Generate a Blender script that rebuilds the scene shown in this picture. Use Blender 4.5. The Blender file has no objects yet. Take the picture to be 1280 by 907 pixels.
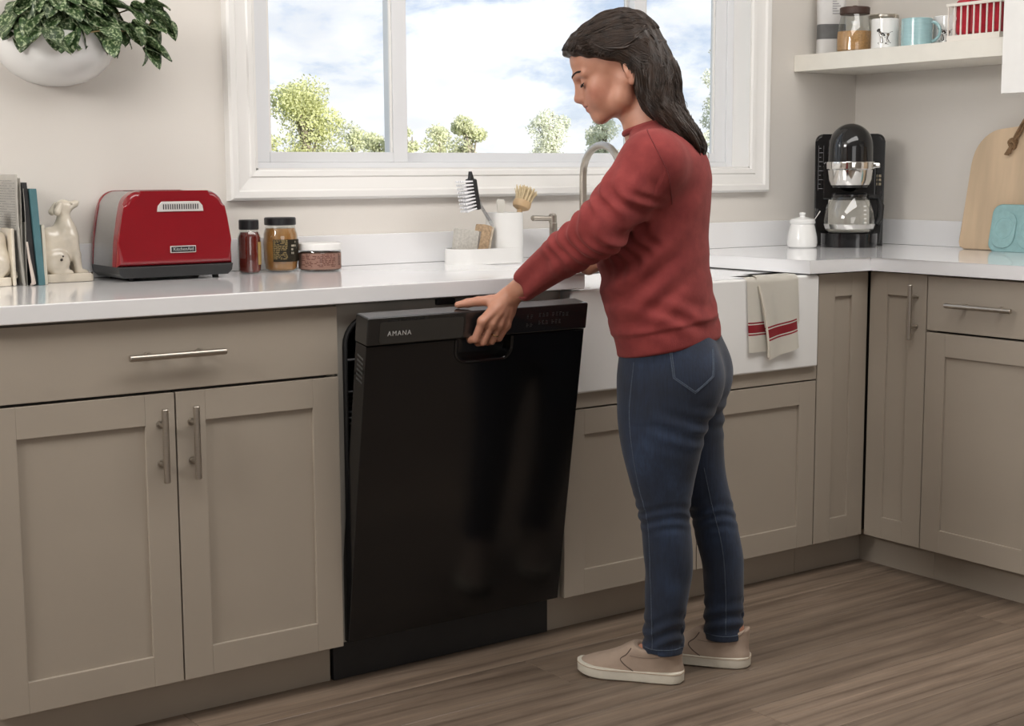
import bpy, bmesh, math, random
import numpy as np
from mathutils import Vector, Matrix, Euler

random.seed(7); np.random.seed(7)
S = bpy.context.scene
C = S.collection
R = math.radians
PI = math.pi

# ------------------------------------------------------------------ camera
CAM_YAW, CAM_PITCH, CAM_ROLL, CAM_F = 35.3775, -7.4973, -0.2748, 1825.98
_y, _p, _r = R(CAM_YAW), R(CAM_PITCH), R(CAM_ROLL)
fw = Vector((math.sin(_y) * math.cos(_p), math.cos(_y) * math.cos(_p), math.sin(_p)))
rt = Vector((math.cos(_y), -math.sin(_y), 0))
up = rt.cross(fw)
rt, up = rt * math.cos(_r) + up * math.sin(_r), up * math.cos(_r) - rt * math.sin(_r)
cam_d = bpy.data.cameras.new('camera')
cam_d.sensor_width = 36.0
cam_d.sensor_fit = 'HORIZONTAL'
cam_d.lens = CAM_F / 1280 * 36.0
cam_d.clip_start = 0.05
cam_d.clip_end = 500
cam = bpy.data.objects.new('camera', cam_d)
C.objects.link(cam)
m = Matrix((rt, up, -fw)).transposed().to_4x4()
m.translation = Vector((-1.5355, -2.8206, 1.1631))
cam.matrix_world = m
S.camera = cam

# ------------------------------------------------------------------ view
S.view_settings.view_transform = 'Standard'
S.view_settings.look = 'None'
S.view_settings.gamma = 1.0
S.view_settings.use_curve_mapping = False
S.view_settings.exposure = -0.1
try:
    S.cycles.use_denoising = True
    S.cycles.max_bounces = 10
    S.cycles.transparent_max_bounces = 16
    S.cycles.sample_clamp_indirect = 6.0
    S.cycles.caustics_reflective = False
    S.cycles.caustics_refractive = False
except Exception:
    pass

# ------------------------------------------------------------------ node helpers
def nd(t, typ, **kw):
    n = t.nodes.new(typ)
    for k, v in kw.items():
        if k.startswith('i_'):
            n.inputs[k[2:].replace('_', ' ')].default_value = v
        else:
            setattr(n, k, v)
    return n

def lk(t, a, ao, b, bi):
    t.links.new(a.outputs[ao], b.inputs[bi])

def ramp(t, stops, interp='LINEAR'):
    n = t.nodes.new('ShaderNodeValToRGB')
    n.color_ramp.interpolation = interp
    e = n.color_ramp.elements
    while len(e) > 1:
        e.remove(e[-1])
    e[0].position = stops[0][0]; e[0].color = (*stops[0][1], 1)
    for p, c in stops[1:]:
        k = e.new(p); k.color = (*c, 1)
    return n

# ------------------------------------------------------------------ world: hazy summer sky with soft clouds
W = bpy.data.worlds.new('sky')
S.world = W
W.use_nodes = True
t = W.node_tree
t.nodes.clear()
tc = nd(t, 'ShaderNodeTexCoord')
sep = nd(t, 'ShaderNodeSeparateXYZ')
lk(t, tc, 'Generated', sep, 0)
grad = ramp(t, [(0.0, (0.72, 0.76, 0.80)), (0.05, (0.60, 0.68, 0.79)), (0.14, (0.47, 0.58, 0.76)), (0.6, (0.33, 0.48, 0.76))])
lk(t, sep, 'Z', grad, 0)
mp = nd(t, 'ShaderNodeMapping')
mp.inputs['Scale'].default_value = (3.2, 3.2, 7.5)
mp.inputs['Location'].default_value = (0.37, 0.2, 0.05)
lk(t, tc, 'Generated', mp, 0)
nz = nd(t, 'ShaderNodeTexNoise', i_Scale=2.6, i_Detail=10.0, i_Roughness=0.58, i_Distortion=0.2)
lk(t, mp, 0, nz, 'Vector')
cl = ramp(t, [(0.44, (0, 0, 0)), (0.52, (0.75, 0.75, 0.75)), (0.60, (1, 1, 1))])
lk(t, nz, 0, cl, 0)
nz2 = nd(t, 'ShaderNodeTexNoise', i_Scale=4.5, i_Detail=6.0)
lk(t, mp, 0, nz2, 'Vector')
cc = ramp(t, [(0.3, (0.82, 0.83, 0.86)), (0.62, (1.05, 1.04, 1.02))])
lk(t, nz2, 0, cc, 0)
mx = nd(t, 'ShaderNodeMix', data_type='RGBA')
lk(t, cl, 0, mx, 'Factor'); lk(t, grad, 0, mx, 'A'); lk(t, cc, 0, mx, 'B')
bgn = nd(t, 'ShaderNodeBackground', i_Strength=1.34)
lk(t, mx, 'Result', bgn, 'Color')
out = nd(t, 'ShaderNodeOutputWorld')
lk(t, bgn, 0, out, 0)

# ------------------------------------------------------------------ lights
def aim(o, target):
    d = Vector(target) - o.location
    o.rotation_euler = d.to_track_quat('-Z', 'Y').to_euler()

def area(name, loc, target, sx, sy, power, col):
    d = bpy.data.lights.new(name, 'AREA')
    d.shape = 'RECTANGLE'; d.size = sx; d.size_y = sy
    d.energy = power; d.color = col
    o = bpy.data.objects.new(name, d)
    o.location = loc
    aim(o, target)
    C.objects.link(o)
    return o

sd = bpy.data.lights.new('sun', 'SUN')
sd.energy = 10.0; sd.angle = R(2.0); sd.color = (1.0, 0.95, 0.86)
so = bpy.data.objects.new('sun', sd)
so.location = (6, -10, 14)
aim(so, (2, 30, 0))
C.objects.link(so)

area('ceiling_softbox', (0.72, -0.95, 2.48), (0.78, -0.35, 0.9), 3.2, 0.8, 46, (1.0, 0.972, 0.94))
area('left_fill_light', (-3.1, -0.70, 2.20), (2.3, 0.00, 1.50), 1.1, 0.7, 58, (1.0, 0.965, 0.925))  # fill lamp added to brighten the right wall; no window on this side
area('front_fill_light', (-0.9, -4.7, 1.5), (0.4, 0.0, 0.6), 2.4, 1.6, 26, (1.0, 0.985, 0.97))  # frontal fill lamp added behind the camera for cabinet fronts and toe kicks

# ------------------------------------------------------------------ mesh helpers
def new_bm():
    return bmesh.new()

def bm_box(bm, x0, x1, y0, y1, z0, z1, bev=0.0, seg=2):
    m = Matrix.Translation(((x0 + x1) / 2, (y0 + y1) / 2, (z0 + z1) / 2)) @ Matrix.Diagonal((abs(x1 - x0), abs(y1 - y0), abs(z1 - z0), 1))
    r = bmesh.ops.create_cube(bm, size=1.0, matrix=m)
    if bev > 0:
        es = list({e for v in r['verts'] for e in v.link_edges})
        bmesh.ops.bevel(bm, geom=es, offset=bev, segments=seg, profile=0.5, affect='EDGES')
    return bm

def box(x0, x1, y0, y1, z0, z1, bev=0.0, seg=2):
    return bm_box(new_bm(), x0, x1, y0, y1, z0, z1, bev, seg)

def bm_lathe(bm, prof, cx=0, cy=0, seg=40, close=True, M=None, sx=1.0, sy=1.0):
    """prof: list of (r, z). r = 0 makes a pole."""
    rings = []
    for r, z in prof:
        if r <= 1e-6:
            rings.append([bm.verts.new((cx, cy, z))])
        else:
            rings.append([bm.verts.new((cx + sx * r * math.cos(2 * PI * i / seg), cy + sy * r * math.sin(2 * PI * i / seg), z)) for i in range(seg)])
    vs = [v for q in rings for v in q]
    for a, b in zip(rings[:-1], rings[1:]):
        for i in range(seg):
            j = (i + 1) % seg
            if len(a) == 1 and len(b) == 1:
                continue
            if len(a) == 1:
                bm.faces.new((a[0], b[j], b[i]))
            elif len(b) == 1:
                bm.faces.new((a[i], a[j], b[0]))
            else:
                bm.faces.new((a[i], a[j], b[j], b[i]))
    if M is not None:
        bmesh.ops.transform(bm, matrix=M, verts=vs)
    return bm

def lathe(prof, cx=0, cy=0, seg=40, **k):
    return bm_lathe(new_bm(), prof, cx, cy, seg, **k)

def bm_tube(bm, pts, rad, seg=10, cap=True, closed=False):
    pts = [Vector(p) for p in pts]
    n = len(pts)
    if not hasattr(rad, '__len__'):
        rad = [rad] * n
    rings = []
    ref = None
    for i in range(n):
        if closed:
            tg = pts[(i + 1) % n] - pts[i - 1]
        else:
            tg = pts[min(i + 1, n - 1)] - pts[max(i - 1, 0)]
        tg.normalize()
        if ref is None:
            ref = Vector((0, 0, 1)) if abs(tg.z) < 0.9 else Vector((1, 0, 0))
        a = tg.cross(ref)
        if a.length < 1e-5:
            a = tg.orthogonal()
        a.normalize()
        b = tg.cross(a).normalized()
        ref = -b if False else a.cross(tg)
        rings.append([bm.verts.new(pts[i] + (a * math.cos(2 * PI * k / seg) + b * math.sin(2 * PI * k / seg)) * rad[i]) for k in range(seg)])
    rr = list(zip(rings[:-1], rings[1:]))
    if closed:
        rr.append((rings[-1], rings[0]))
    for p, q in rr:
        for k in range(seg):
            j = (k + 1) % seg
            bm.faces.new((p[k], p[j], q[j], q[k]))
    if cap and not closed:
        bm.faces.new(list(reversed(rings[0])))
        bm.faces.new(rings[-1])
    return bm

def tube(pts, rad, seg=10, **k):
    return bm_tube(new_bm(), pts, rad, seg, **k)

def bm_prism(bm, poly, origin, ua, va, depth, bev=0.0, seg=2):
    """extrude a 2D polygon (list of (u,v)) laid at origin with axes ua, va along ua x va by depth"""
    o = Vector(origin); ua = Vector(ua); va = Vector(va)
    w = ua.cross(va).normalized() * depth
    a = [bm.verts.new(o + ua * u + va * v) for u, v in poly]
    b = [bm.verts.new(v.co + w) for v in a]
    n = len(a)
    f1 = bm.faces.new(list(reversed(a))); f2 = bm.faces.new(b)
    for i in range(n):
        j = (i + 1) % n
        bm.faces.new((a[i], a[j], b[j], b[i]))
    if bev > 0:
        es = list(f1.edges) + list(f2.edges)
        bmesh.ops.bevel(bm, geom=es, offset=bev, segments=seg, profile=0.5, affect='EDGES')
    return bm

def prism(poly, origin, ua, va, depth, bev=0.0, seg=2):
    return bm_prism(new_bm(), poly, origin, ua, va, depth, bev, seg)

def round_rect(w, h, r, n=5, cx=0, cy=0):
    pts = []
    for qx, qy, a0 in ((1, 1, 0), (-1, 1, 90), (-1, -1, 180), (1, -1, 270)):
        for i in range(n + 1):
            a = R(a0 + 90 * i / n)
            pts.append((cx + qx * (w / 2 - r) + r * math.cos(a), cy + qy * (h / 2 - r) + r * math.sin(a)))
    return pts

def to_obj(name, bm, mat, parent=None, smooth=True, angle=29):
    me = bpy.data.meshes.new(name)
    bmesh.ops.recalc_face_normals(bm, faces=bm.faces)
    bm.to_mesh(me)
    bm.free()
    o = me_obj(name, me, mat, parent, smooth, angle)
    if smooth and len(me.vertices) < 2500:
        wn = o.modifiers.new('weighted_normal', 'WEIGHTED_NORMAL')
        wn.weight = 100
        wn.keep_sharp = True
    return o

def me_obj(name, me, mat, parent=None, smooth=True, angle=35):
    if mat is not None and not me.materials:
        for mm in (mat if isinstance(mat, (list, tuple)) else [mat]):
            me.materials.append(mm)
    if smooth and len(me.polygons):
        me.polygons.foreach_set('use_smooth', [True] * len(me.polygons))
        try:
            me.set_sharp_from_angle(angle=R(angle))
        except Exception:
            pass
    o = bpy.data.objects.new(name, me)
    C.objects.link(o)
    if parent is not None:
        o.parent = parent
    return o

def tag(o, label, cat, group=None):
    o['label'] = label
    o['category'] = cat
    if group:
        o['group'] = group
    return o

def thing(name, label, cat, loc=(0, 0, 0), rz=0.0, group=None):
    o = bpy.data.objects.new(name, None)
    o.empty_display_size = 0.05
    C.objects.link(o)
    o.location = loc
    o.rotation_euler = (0, 0, rz)
    return tag(o, label, cat, group)

def struct(name, bm, mat, label=None, smooth=True):
    o = to_obj(name, bm, mat, None, smooth) if bm is not None else None
    if o is None:
        o = bpy.data.objects.new(name, None)
        C.objects.link(o)
    o['kind'] = 'structure'
    if label:
        o['label'] = label
    return o

def text_mesh(txt, size, depth=0.0006, spacing=1.0, align='CENTER'):
    cu = bpy.data.curves.new('lettering', 'FONT')
    cu.body = txt; cu.size = size; cu.extrude = depth; cu.space_character = spacing
    cu.align_x = align; cu.align_y = 'CENTER'
    cu.resolution_u = 2
    o = bpy.data.objects.new('lettering_tmp', cu)
    C.objects.link(o)
    dg = bpy.context.evaluated_depsgraph_get()
    me = bpy.data.meshes.new_from_object(o.evaluated_get(dg))
    bpy.data.objects.remove(o)
    bpy.data.curves.remove(cu)
    me.materials.clear()
    return me

def lettering(name, txt, size, M, mat, parent, spacing=1.0, bold=0.0):
    me = text_mesh(txt, size, spacing=spacing)
    me.transform(M)
    return me_obj(name, me, mat, parent, smooth=False)

def frame_m(origin, xa, ya):
    """matrix with local x -> xa, y -> ya at origin"""
    xa = Vector(xa).normalized(); ya = Vector(ya).normalized(); za = xa.cross(ya).normalized()
    m = Matrix((xa, ya, za)).transposed().to_4x4()
    m.translation = Vector(origin)
    return m

# ------------------------------------------------------------------ materials
def mat(name, col, rough=0.5, metal=0.0, noise=0.0, nscale=20.0, bump=0.0, bscale=120.0, coat=0.0, spec=0.5, sheen=0.0, sss=0.0, stretch=None, emit=None):
    M = bpy.data.materials.new(name)
    M.use_nodes = True
    t = M.node_tree
    b = t.nodes['Principled BSDF']
    b.inputs['Base Color'].default_value = (*col, 1)
    b.inputs['Roughness'].default_value = rough
    b.inputs['Metallic'].default_value = metal
    b.inputs['Specular IOR Level'].default_value = spec
    if coat:
        b.inputs['Coat Weight'].default_value = coat
        b.inputs['Coat Roughness'].default_value = 0.05
    if sheen:
        b.inputs['Sheen Weight'].default_value = sheen
        b.inputs['Sheen Roughness'].default_value = 0.5
    if sss:
        b.inputs['Subsurface Weight'].default_value = sss
        b.inputs['Subsurface Radius'].default_value = (0.012, 0.005, 0.003)
        b.inputs['Subsurface Scale'].default_value = 0.5
    if noise or bump:
        tc = nd(t, 'ShaderNodeTexCoord')
        mp = nd(t, 'ShaderNodeMapping')
        if stretch:
            mp.inputs['Scale'].default_value = stretch
        lk(t, tc, 'Object', mp, 0)
    if noise:
        n = nd(t, 'ShaderNodeTexNoise', i_Scale=nscale, i_Detail=5.0)
        lk(t, mp, 0, n, 'Vector')
        c0 = tuple(max(0, c * (1 - noise)) for c in col); c1 = tuple(min(1, c * (1 + noise)) for c in col)
        rp = ramp(t, [(0.3, c0), (0.7, c1)])
        lk(t, n, 0, rp, 0)
        lk(t, rp, 0, b, 'Base Color')
    if bump:
        n2 = nd(t, 'ShaderNodeTexNoise', i_Scale=bscale, i_Detail=3.0)
        lk(t, mp, 0, n2, 'Vector')
        bp = nd(t, 'ShaderNodeBump', i_Strength=bump, i_Distance=0.002)
        lk(t, n2, 0, bp, 'Height')
        lk(t, bp, 0, b, 'Normal')
    if emit:
        b.inputs['Emission Color'].default_value = (*emit[0], 1)
        b.inputs['Emission Strength'].default_value = emit[1]
    return M

def srgb(r, g, b):
    f = lambda c: (c / 255 / 12.92) if c / 255 <= 0.04045 else ((c / 255 + 0.055) / 1.055) ** 2.4
    return (f(r), f(g), f(b))

def glass_mat(name, tint=(1, 1, 1), rough=0.02, refl=0.08, alpha=1.0):
    """thin clear glass: see-through with a mirror-like share of reflection that grows at grazing angles"""
    M = bpy.data.materials.new(name)
    M.use_nodes = True
    t = M.node_tree
    t.nodes.clear()
    o = nd(t, 'ShaderNodeOutputMaterial')
    tr = nd(t, 'ShaderNodeBsdfTransparent'); tr.inputs[0].default_value = (*tint, 1)
    gl = nd(t, 'ShaderNodeBsdfGlossy', i_Roughness=rough)
    lw = nd(t, 'ShaderNodeLayerWeight', i_Blend=0.5)
    pw = nd(t, 'ShaderNodeMath', operation='POWER'); pw.inputs[1].default_value = 4.0
    lk(t, lw, 'Facing', pw, 0)
    ad = nd(t, 'ShaderNodeMath', operation='MULTIPLY_ADD'); ad.inputs[1].default_value = 0.6; ad.inputs[2].default_value = refl
    lk(t, pw, 0, ad, 0)
    mx = nd(t, 'ShaderNodeMixShader')
    lk(t, ad, 0, mx, 0); lk(t, tr, 0, mx, 1); lk(t, gl, 0, mx, 2)
    lk(t, mx, 0, o, 0)
    return M

M_WALL = mat('wall_paint', (0.70, 0.665, 0.62), 0.75, bump=0.06, bscale=260)
M_CEIL = mat('ceiling_paint', (0.80, 0.79, 0.77), 0.8, bump=0.05, bscale=200)
M_TRIM = mat('white_trim_paint', (0.80, 0.79, 0.77), 0.35, bump=0.02, bscale=60)
M_VINYL = mat('white_vinyl', (0.74, 0.75, 0.77), 0.3, bump=0.01, bscale=40)
M_CAB = mat('greige_cabinet_paint', (0.370, 0.322, 0.266), 0.38, noise=0.02, nscale=6, bump=0.02, bscale=160)
M_KICK = mat('toe_kick_paint', (0.370, 0.322, 0.266), 0.5, noise=0.03, nscale=8)
M_GAPSHADE = mat('gap_shade_dark', (0.06, 0.055, 0.05), 0.7, noise=0.05)  # near-black that paints shade into the cabinet gaps
M_QUARTZ = mat('white_quartz', (0.80, 0.80, 0.81), 0.12, noise=0.03, nscale=3.0, coat=0.3)
M_PORC = mat('white_porcelain', (0.82, 0.82, 0.81), 0.12, noise=0.01, nscale=4, coat=0.5)
M_CERAM = mat('white_ceramic', (0.80, 0.80, 0.79), 0.2, noise=0.02, nscale=8, coat=0.3)
M_STEEL = mat('brushed_nickel', (0.46, 0.42, 0.37), 0.34, 1.0, noise=0.06, nscale=60, stretch=(1, 1, 12))
M_CHROME = mat('polished_chrome', (0.80, 0.79, 0.77), 0.08, 1.0, noise=0.02)
M_BLACKG = mat('black_gloss_enamel', (0.006, 0.006, 0.0065), 0.15, noise=0.1)
M_BLACKC = mat('black_console_plastic', (0.014, 0.014, 0.014), 0.2, noise=0.1, coat=0.4)
M_BLACKM = mat('black_matt_plastic', (0.014, 0.014, 0.015), 0.55, noise=0.12, bump=0.03, bscale=300)
M_TUB = mat('grey_tub_metal', (0.32, 0.30, 0.265), 0.45, 0.0, noise=0.08, nscale=10)
M_RACK = mat('rack_grey_vinyl', (0.10, 0.10, 0.105), 0.4, noise=0.05)
M_PRINT = mat('pale_grey_print', (0.40, 0.40, 0.39), 0.4, noise=0.03)
M_PRINTD = mat('dim_grey_print', (0.045, 0.045, 0.045), 0.4, noise=0.03)
M_WHITE = mat('white_enamel', (0.82, 0.81, 0.79), 0.3, noise=0.02)
M_SHELF = mat('cream_shelf_paint', (0.78, 0.75, 0.68), 0.4, noise=0.02, bump=0.02, bscale=100)
M_GLASS = glass_mat('clear_window_glass', (0.97, 0.98, 0.985), 0.0, 0.03)
M_JARGL = glass_mat('clear_jar_glass', (0.93, 0.95, 0.94), 0.02, 0.10)
M_RED = mat('glossy_red_enamel', (0.21, 0.004, 0.010), 0.16, noise=0.05, nscale=4, coat=0.7)

# ================================================================== THE ROOM
YW = 0.622      # back wall plane
XW = 2.352      # right wall plane
ZC = 2.60       # ceiling
XL, YF = -3.3, -4.9
WX0, WX1, WZ0, WZ1 = 0.105, 1.845, 1.168, 2.08   # window opening

bm = new_bm()
bm_box(bm, XL, WX0, YW, YW + 0.16, 0, ZC)
bm_box(bm, WX1, XW + 0.16, YW, YW + 0.16, 0, ZC)
bm_box(bm, WX0, WX1, YW, YW + 0.16, 0, WZ0)
bm_box(bm, WX0, WX1, YW, YW + 0.16, WZ1, ZC)
struct('wall_back', bm, M_WALL, 'warm off-white wall behind the counter with a wide window')
struct('wall_right', box(XW, XW + 0.16, YF, YW, 0, ZC), M_WALL, 'warm off-white wall behind the coffee maker')
struct('wall_left', box(XL - 0.16, XL, YF, YW + 0.16, 0, ZC), M_WALL, 'plain off-white wall')
struct('wall_front', box(XL, XW, YF - 0.16, YF, 0, ZC), mat('far_room_paint', (0.50, 0.47, 0.44), 0.8, noise=0.05), 'plain wall across the room')
struct('ceiling', box(XL, XW, YF, YW, ZC, ZC + 0.1), M_CEIL, 'flat white ceiling')

# wood planks of the floor: long boards running along the sink wall
def wood_mat(name):
    M = bpy.data.materials.new(name)
    M.use_nodes = True
    t = M.node_tree
    b = t.nodes['Principled BSDF']
    tc = nd(t, 'ShaderNodeTexCoord'); oi = nd(t, 'ShaderNodeObjectInfo')
    cmb = nd(t, 'ShaderNodeCombineXYZ')
    mu = nd(t, 'ShaderNodeMath', operation='MULTIPLY'); mu.inputs[1].default_value = 37.0
    lk(t, oi, 'Random', mu, 0); lk(t, mu, 0, cmb, 0); lk(t, mu, 0, cmb, 1)
    va = nd(t, 'ShaderNodeVectorMath', operation='ADD')
    lk(t, tc, 'Object', va, 0); lk(t, cmb, 0, va, 1)
    mp = nd(t, 'ShaderNodeMapping'); mp.inputs['Scale'].default_value = (1.3, 11.0, 1.0)
    lk(t, va, 0, mp, 0)
    n1 = nd(t, 'ShaderNodeTexNoise', i_Scale=2.2, i_Detail=6.0, i_Roughness=0.6, i_Distortion=0.9)
    lk(t, mp, 0, n1, 'Vector')
    # cathedral grain: rings through a wandering centre
    wv = nd(t, 'ShaderNodeTexWave', wave_type='BANDS', bands_direction='Y', i_Scale=0.42, i_Distortion=14.0, i_Detail=2.5)
    wv.inputs['Detail Scale'].default_value = 0.45
    lk(t, mp, 0, wv, 'Vector')
    mp2 = nd(t, 'ShaderNodeMapping'); mp2.inputs['Scale'].default_value = (3.0, 160.0, 1.0)
    lk(t, va, 0, mp2, 0)
    n2 = nd(t, 'ShaderNodeTexNoise', i_Scale=1.0, i_Detail=3.0)
    lk(t, mp2, 0, n2, 'Vector')
    c1 = ramp(t, [(0.25, (0.135, 0.098, 0.072)), (0.5, (0.190, 0.142, 0.106)), (0.75, (0.240, 0.184, 0.140))])
    lk(t, n1, 0, c1, 0)
    c2 = ramp(t, [(0.0, (0.42, 0.39, 0.36)), (0.10, (0.85, 0.85, 0.85)), (0.5, (1.0, 1.0, 1.0)), (0.94, (1.05, 1.05, 1.05)), (1.0, (1.30, 1.27, 1.22))])
    lk(t, wv, 0, c2, 0)
    c3 = ramp(t, [(0.3, (0.84, 0.83, 0.82)), (0.62, (1.06, 1.06, 1.06))])
    lk(t, n2, 0, c3, 0)
    x1 = nd(t, 'ShaderNodeMix', data_type='RGBA', blend_type='MULTIPLY'); x1.inputs['Factor'].default_value = 0.5
    lk(t, c1, 0, x1, 'A'); lk(t, c2, 0, x1, 'B')
    x2 = nd(t, 'ShaderNodeMix', data_type='RGBA', blend_type='MULTIPLY'); x2.inputs['Factor'].default_value = 1.0
    lk(t, x1, 'Result', x2, 'A'); lk(t, c3, 0, x2, 'B')
    hv = nd(t, 'ShaderNodeHueSaturation')
    mr = nd(t, 'ShaderNodeMapRange'); mr.inputs['To Min'].default_value = 0.82; mr.inputs['To Max'].default_value = 1.16
    lk(t, oi, 'Random', mr, 0); lk(t, mr, 0, hv, 'Value'); lk(t, x2, 'Result', hv, 'Color')
    lk(t, hv, 0, b, 'Base Color')
    b.inputs['Roughness'].default_value = 0.42
    bp = nd(t, 'ShaderNodeBump', i_Strength=0.25, i_Distance=0.001)
    lk(t, n2, 0, bp, 'Height'); lk(t, bp, 0, b, 'Normal')
    return M
M_WOOD = wood_mat('grey_brown_oak')
floor = struct('floor', box(XL, XW, YF, YW, -0.10, -0.008), mat('floor_joint', (0.03, 0.022, 0.016), 0.8, noise=0.05), 'grey-brown oak plank floor')
PLW, PLL = 0.182, 1.52
def plank_mesh(length):
    bm = box(0, length - 0.0012, 0, PLW - 0.0012, -0.008, 0.0, 0.0009, 1)
    me = bpy.data.meshes.new('plank')
    bmesh.ops.recalc_face_normals(bm, faces=bm.faces)
    bm.to_mesh(me); bm.free()
    me.materials.append(M_WOOD)
    return me
plank_cache = {}
row = 0
y = 0.10
offs = [0.10, 0.82, 0.43, 1.17, 0.61, 1.36, 0.25, 0.97]
while y - PLW > YF:
    y -= PLW
    x = XL - offs[row % 8]
    while x < XW:
        a, b_ = max(x, XL), min(x + PLL, XW)
        ln = round(b_ - a, 3)
        if ln > 0.02:
            if ln not in plank_cache:
                plank_cache[ln] = plank_mesh(ln)
            o = bpy.data.objects.new('plank', plank_cache[ln])
            C.objects.link(o)
            o.parent = floor
            o.location = (a, y, 0)
        x += PLL
    row += 1

# ------------------------------------------------------------------ window
win = struct('window_1', None, None, 'wide white sliding window with three lights over the sink')
prof = [(0.0, 0.626), (0.0, 0.609), (0.004, 0.604), (0.016, 0.602), (0.020, 0.606), (0.050, 0.600), (0.055, 0.594), (0.070, 0.593), (0.076, 0.598), (0.078, 0.622)]
cor = [(WX0, WZ0, -1, -1), (WX1, WZ0, 1, -1), (WX1, WZ1, 1, 1), (WX0, WZ1, -1, 1)]
for k in range(4):
    a, b_ = cor[k], cor[(k + 1) % 4]
    bm = new_bm()
    va = [bm.verts.new((a[0] + a[2] * u, yy, a[1] + a[3] * u)) for u, yy in prof]
    vb = [bm.verts.new((b_[0] + b_[2] * u, yy, b_[1] + b_[3] * u)) for u, yy in prof]
    for i in range(len(prof) - 1):
        bm.faces.new((va[i], va[i + 1], vb[i + 1], vb[i]))
    bm.faces.new(va); bm.faces.new(vb)
    to_obj('casing', bm, M_TRIM, win, angle=25)
# jamb lining
bm = new_bm()
bm_box(bm, WX0 - 0.002, WX0 + 0.006, 0.61, 0.775, WZ0, WZ1)
bm_box(bm, WX1 - 0.006, WX1 + 0.002, 0.61, 0.775, WZ0, WZ1)
bm_box(bm, WX0, WX1, 0.61, 0.775, WZ0 - 0.002, WZ0 + 0.004)
bm_box(bm, WX0, WX1, 0.61, 0.775, WZ1 - 0.006, WZ1 + 0.002)
to_obj('jamb', bm, M_TRIM, win)
def rect_frame(x0, x1, z0, z1, y0, y1, ws, wt, wb, bev=0.002):
    bm = new_bm()
    bm_box(bm, x0, x0 + ws, y0, y1, z0, z1, bev)
    bm_box(bm, x1 - ws, x1, y0, y1, z0, z1, bev)
    bm_box(bm, x0 + ws, x1 - ws, y0, y1, z0, z0 + wb, bev)
    bm_box(bm, x0 + ws, x1 - ws, y0, y1, z1 - wt, z1, bev)
    return bm
to_obj('window_frame', rect_frame(WX0 + 0.006, WX1 - 0.006, WZ0 + 0.004, WZ1 - 0.006, 0.685, 0.765, 0.028, 0.03, 0.015), M_VINYL, win)
fz0, fz1 = WZ0 + 0.019, WZ1 - 0.03
for (x0, x1, yy, ws) in ((0.139, 0.606, 0.690, 0.046), (1.424, 1.811, 0.690, 0.046), (0.566, 1.470, 0.724, 0.040)):
    s = to_obj('sash', rect_frame(x0, x1, fz0, fz1, yy, yy + 0.026, ws, 0.04, 0.028), M_VINYL, win)
    to_obj('pane', box(x0 + ws - 0.004, x1 - ws + 0.004, yy + 0.012, yy + 0.015, fz0 + 0.024, fz1 - 0.036), M_GLASS, s)
    # bright glazing bead along each upright
    bm = new_bm()
    for xx in (x0 + ws, x1 - ws - 0.007):
        bm_box(bm, xx, xx + 0.007, yy + 0.004, yy + 0.012, fz0 + 0.028, fz1 - 0.04, 0.001, 1)
    to_obj('glazing_bead', bm, M_TRIM, s)
bm = new_bm()
bm_box(bm, 0.59, 0.602, 0.676, 0.692, 1.72, 1.80, 0.003)
to_obj('latch', bm, M_VINYL, win)

# ================================================================== CABINETS
def bar_handle(parent, p0, p1, out, rad=0.0067, stand=0.030):
    """bar between p0 and p1 (points on the bar axis), posts run along +out to the door face"""
    p0 = Vector(p0); p1 = Vector(p1); out = Vector(out)
    bm = new_bm()
    d = p1 - p0
    bm_tube(bm, [p0, p0 + d * 0.01, p0 + d * 0.99, p1], [rad * 0.86, rad, rad, rad * 0.86], 16)
    for f in (0.23, 0.77):
        q = p0 + d * f
        bm_tube(bm, [q, q + out * stand], rad * 0.72, 12)
        bm_tube(bm, [q + out * (stand - 0.002), q + out * stand], rad * 1.15, 12)
    return to_obj('handle', bm, M_STEEL, parent)

def slab_front(name, parent, x0, x1, z0, z1, mt=None, th=0.02):
    return to_obj(name, box(x0, x1, 0.0, th, z0, z1, 0.0018, 2), mt or M_CAB, parent)

def shaker_door(parent, x0, x1, z0, z1, st=0.064, rec=0.008, name='door'):
    bm = new_bm()
    bv = 0.0014
    bm_box(bm, x0, x0 + st, 0, 0.02, z0, z1, bv)
    bm_box(bm, x1 - st, x1, 0, 0.02, z0, z1, bv)
    bm_box(bm, x0 + st - 0.0004, x1 - st + 0.0004, 0, 0.02, z0, z0 + st, bv)
    bm_box(bm, x0 + st - 0.0004, x1 - st + 0.0004, 0, 0.02, z1 - st, z1, bv)
    d = to_obj(name, bm, M_CAB, parent)
    to_obj('panel', box(x0 + st - 0.004, x1 - st + 0.004, rec, 0.016, z0 + st - 0.004, z1 - st + 0.004), M_CAB, d)
    return d

ZB, ZT, ZCB = 0.1008, 0.7153, 0.877
def carcass(parent, x0, x1, depth, z1=ZCB - 0.001, kick=True, y0=0.0215):
    bm = new_bm()
    bm_box(bm, x0, x0 + 0.018, y0, depth, 0.10, z1)
    bm_box(bm, x1 - 0.018, x1, y0, depth, 0.10, z1)
    bm_box(bm, x0 + 0.018, x1 - 0.018, y0, depth, 0.10, 0.118)
    bm_box(bm, x0 + 0.018, x1 - 0.018, depth - 0.012, depth, 0.118, z1)
    bm_box(bm, x0 + 0.018, x1 - 0.018, y0, 0.10, z1 - 0.018, z1)
    to_obj('body', bm, M_CAB, parent)
    to_obj('inner_shadow_board', box(x0 + 0.018, x1 - 0.018, 0.026, 0.03, 0.118, z1 - 0.018), M_GAPSHADE, parent)  # dark sheet standing in for the shade behind the door gaps
    if kick:
        to_obj('toe_kick', box(x0, x1, 0.07, 0.086, 0.0, 0.10), M_KICK, parent)

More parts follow.
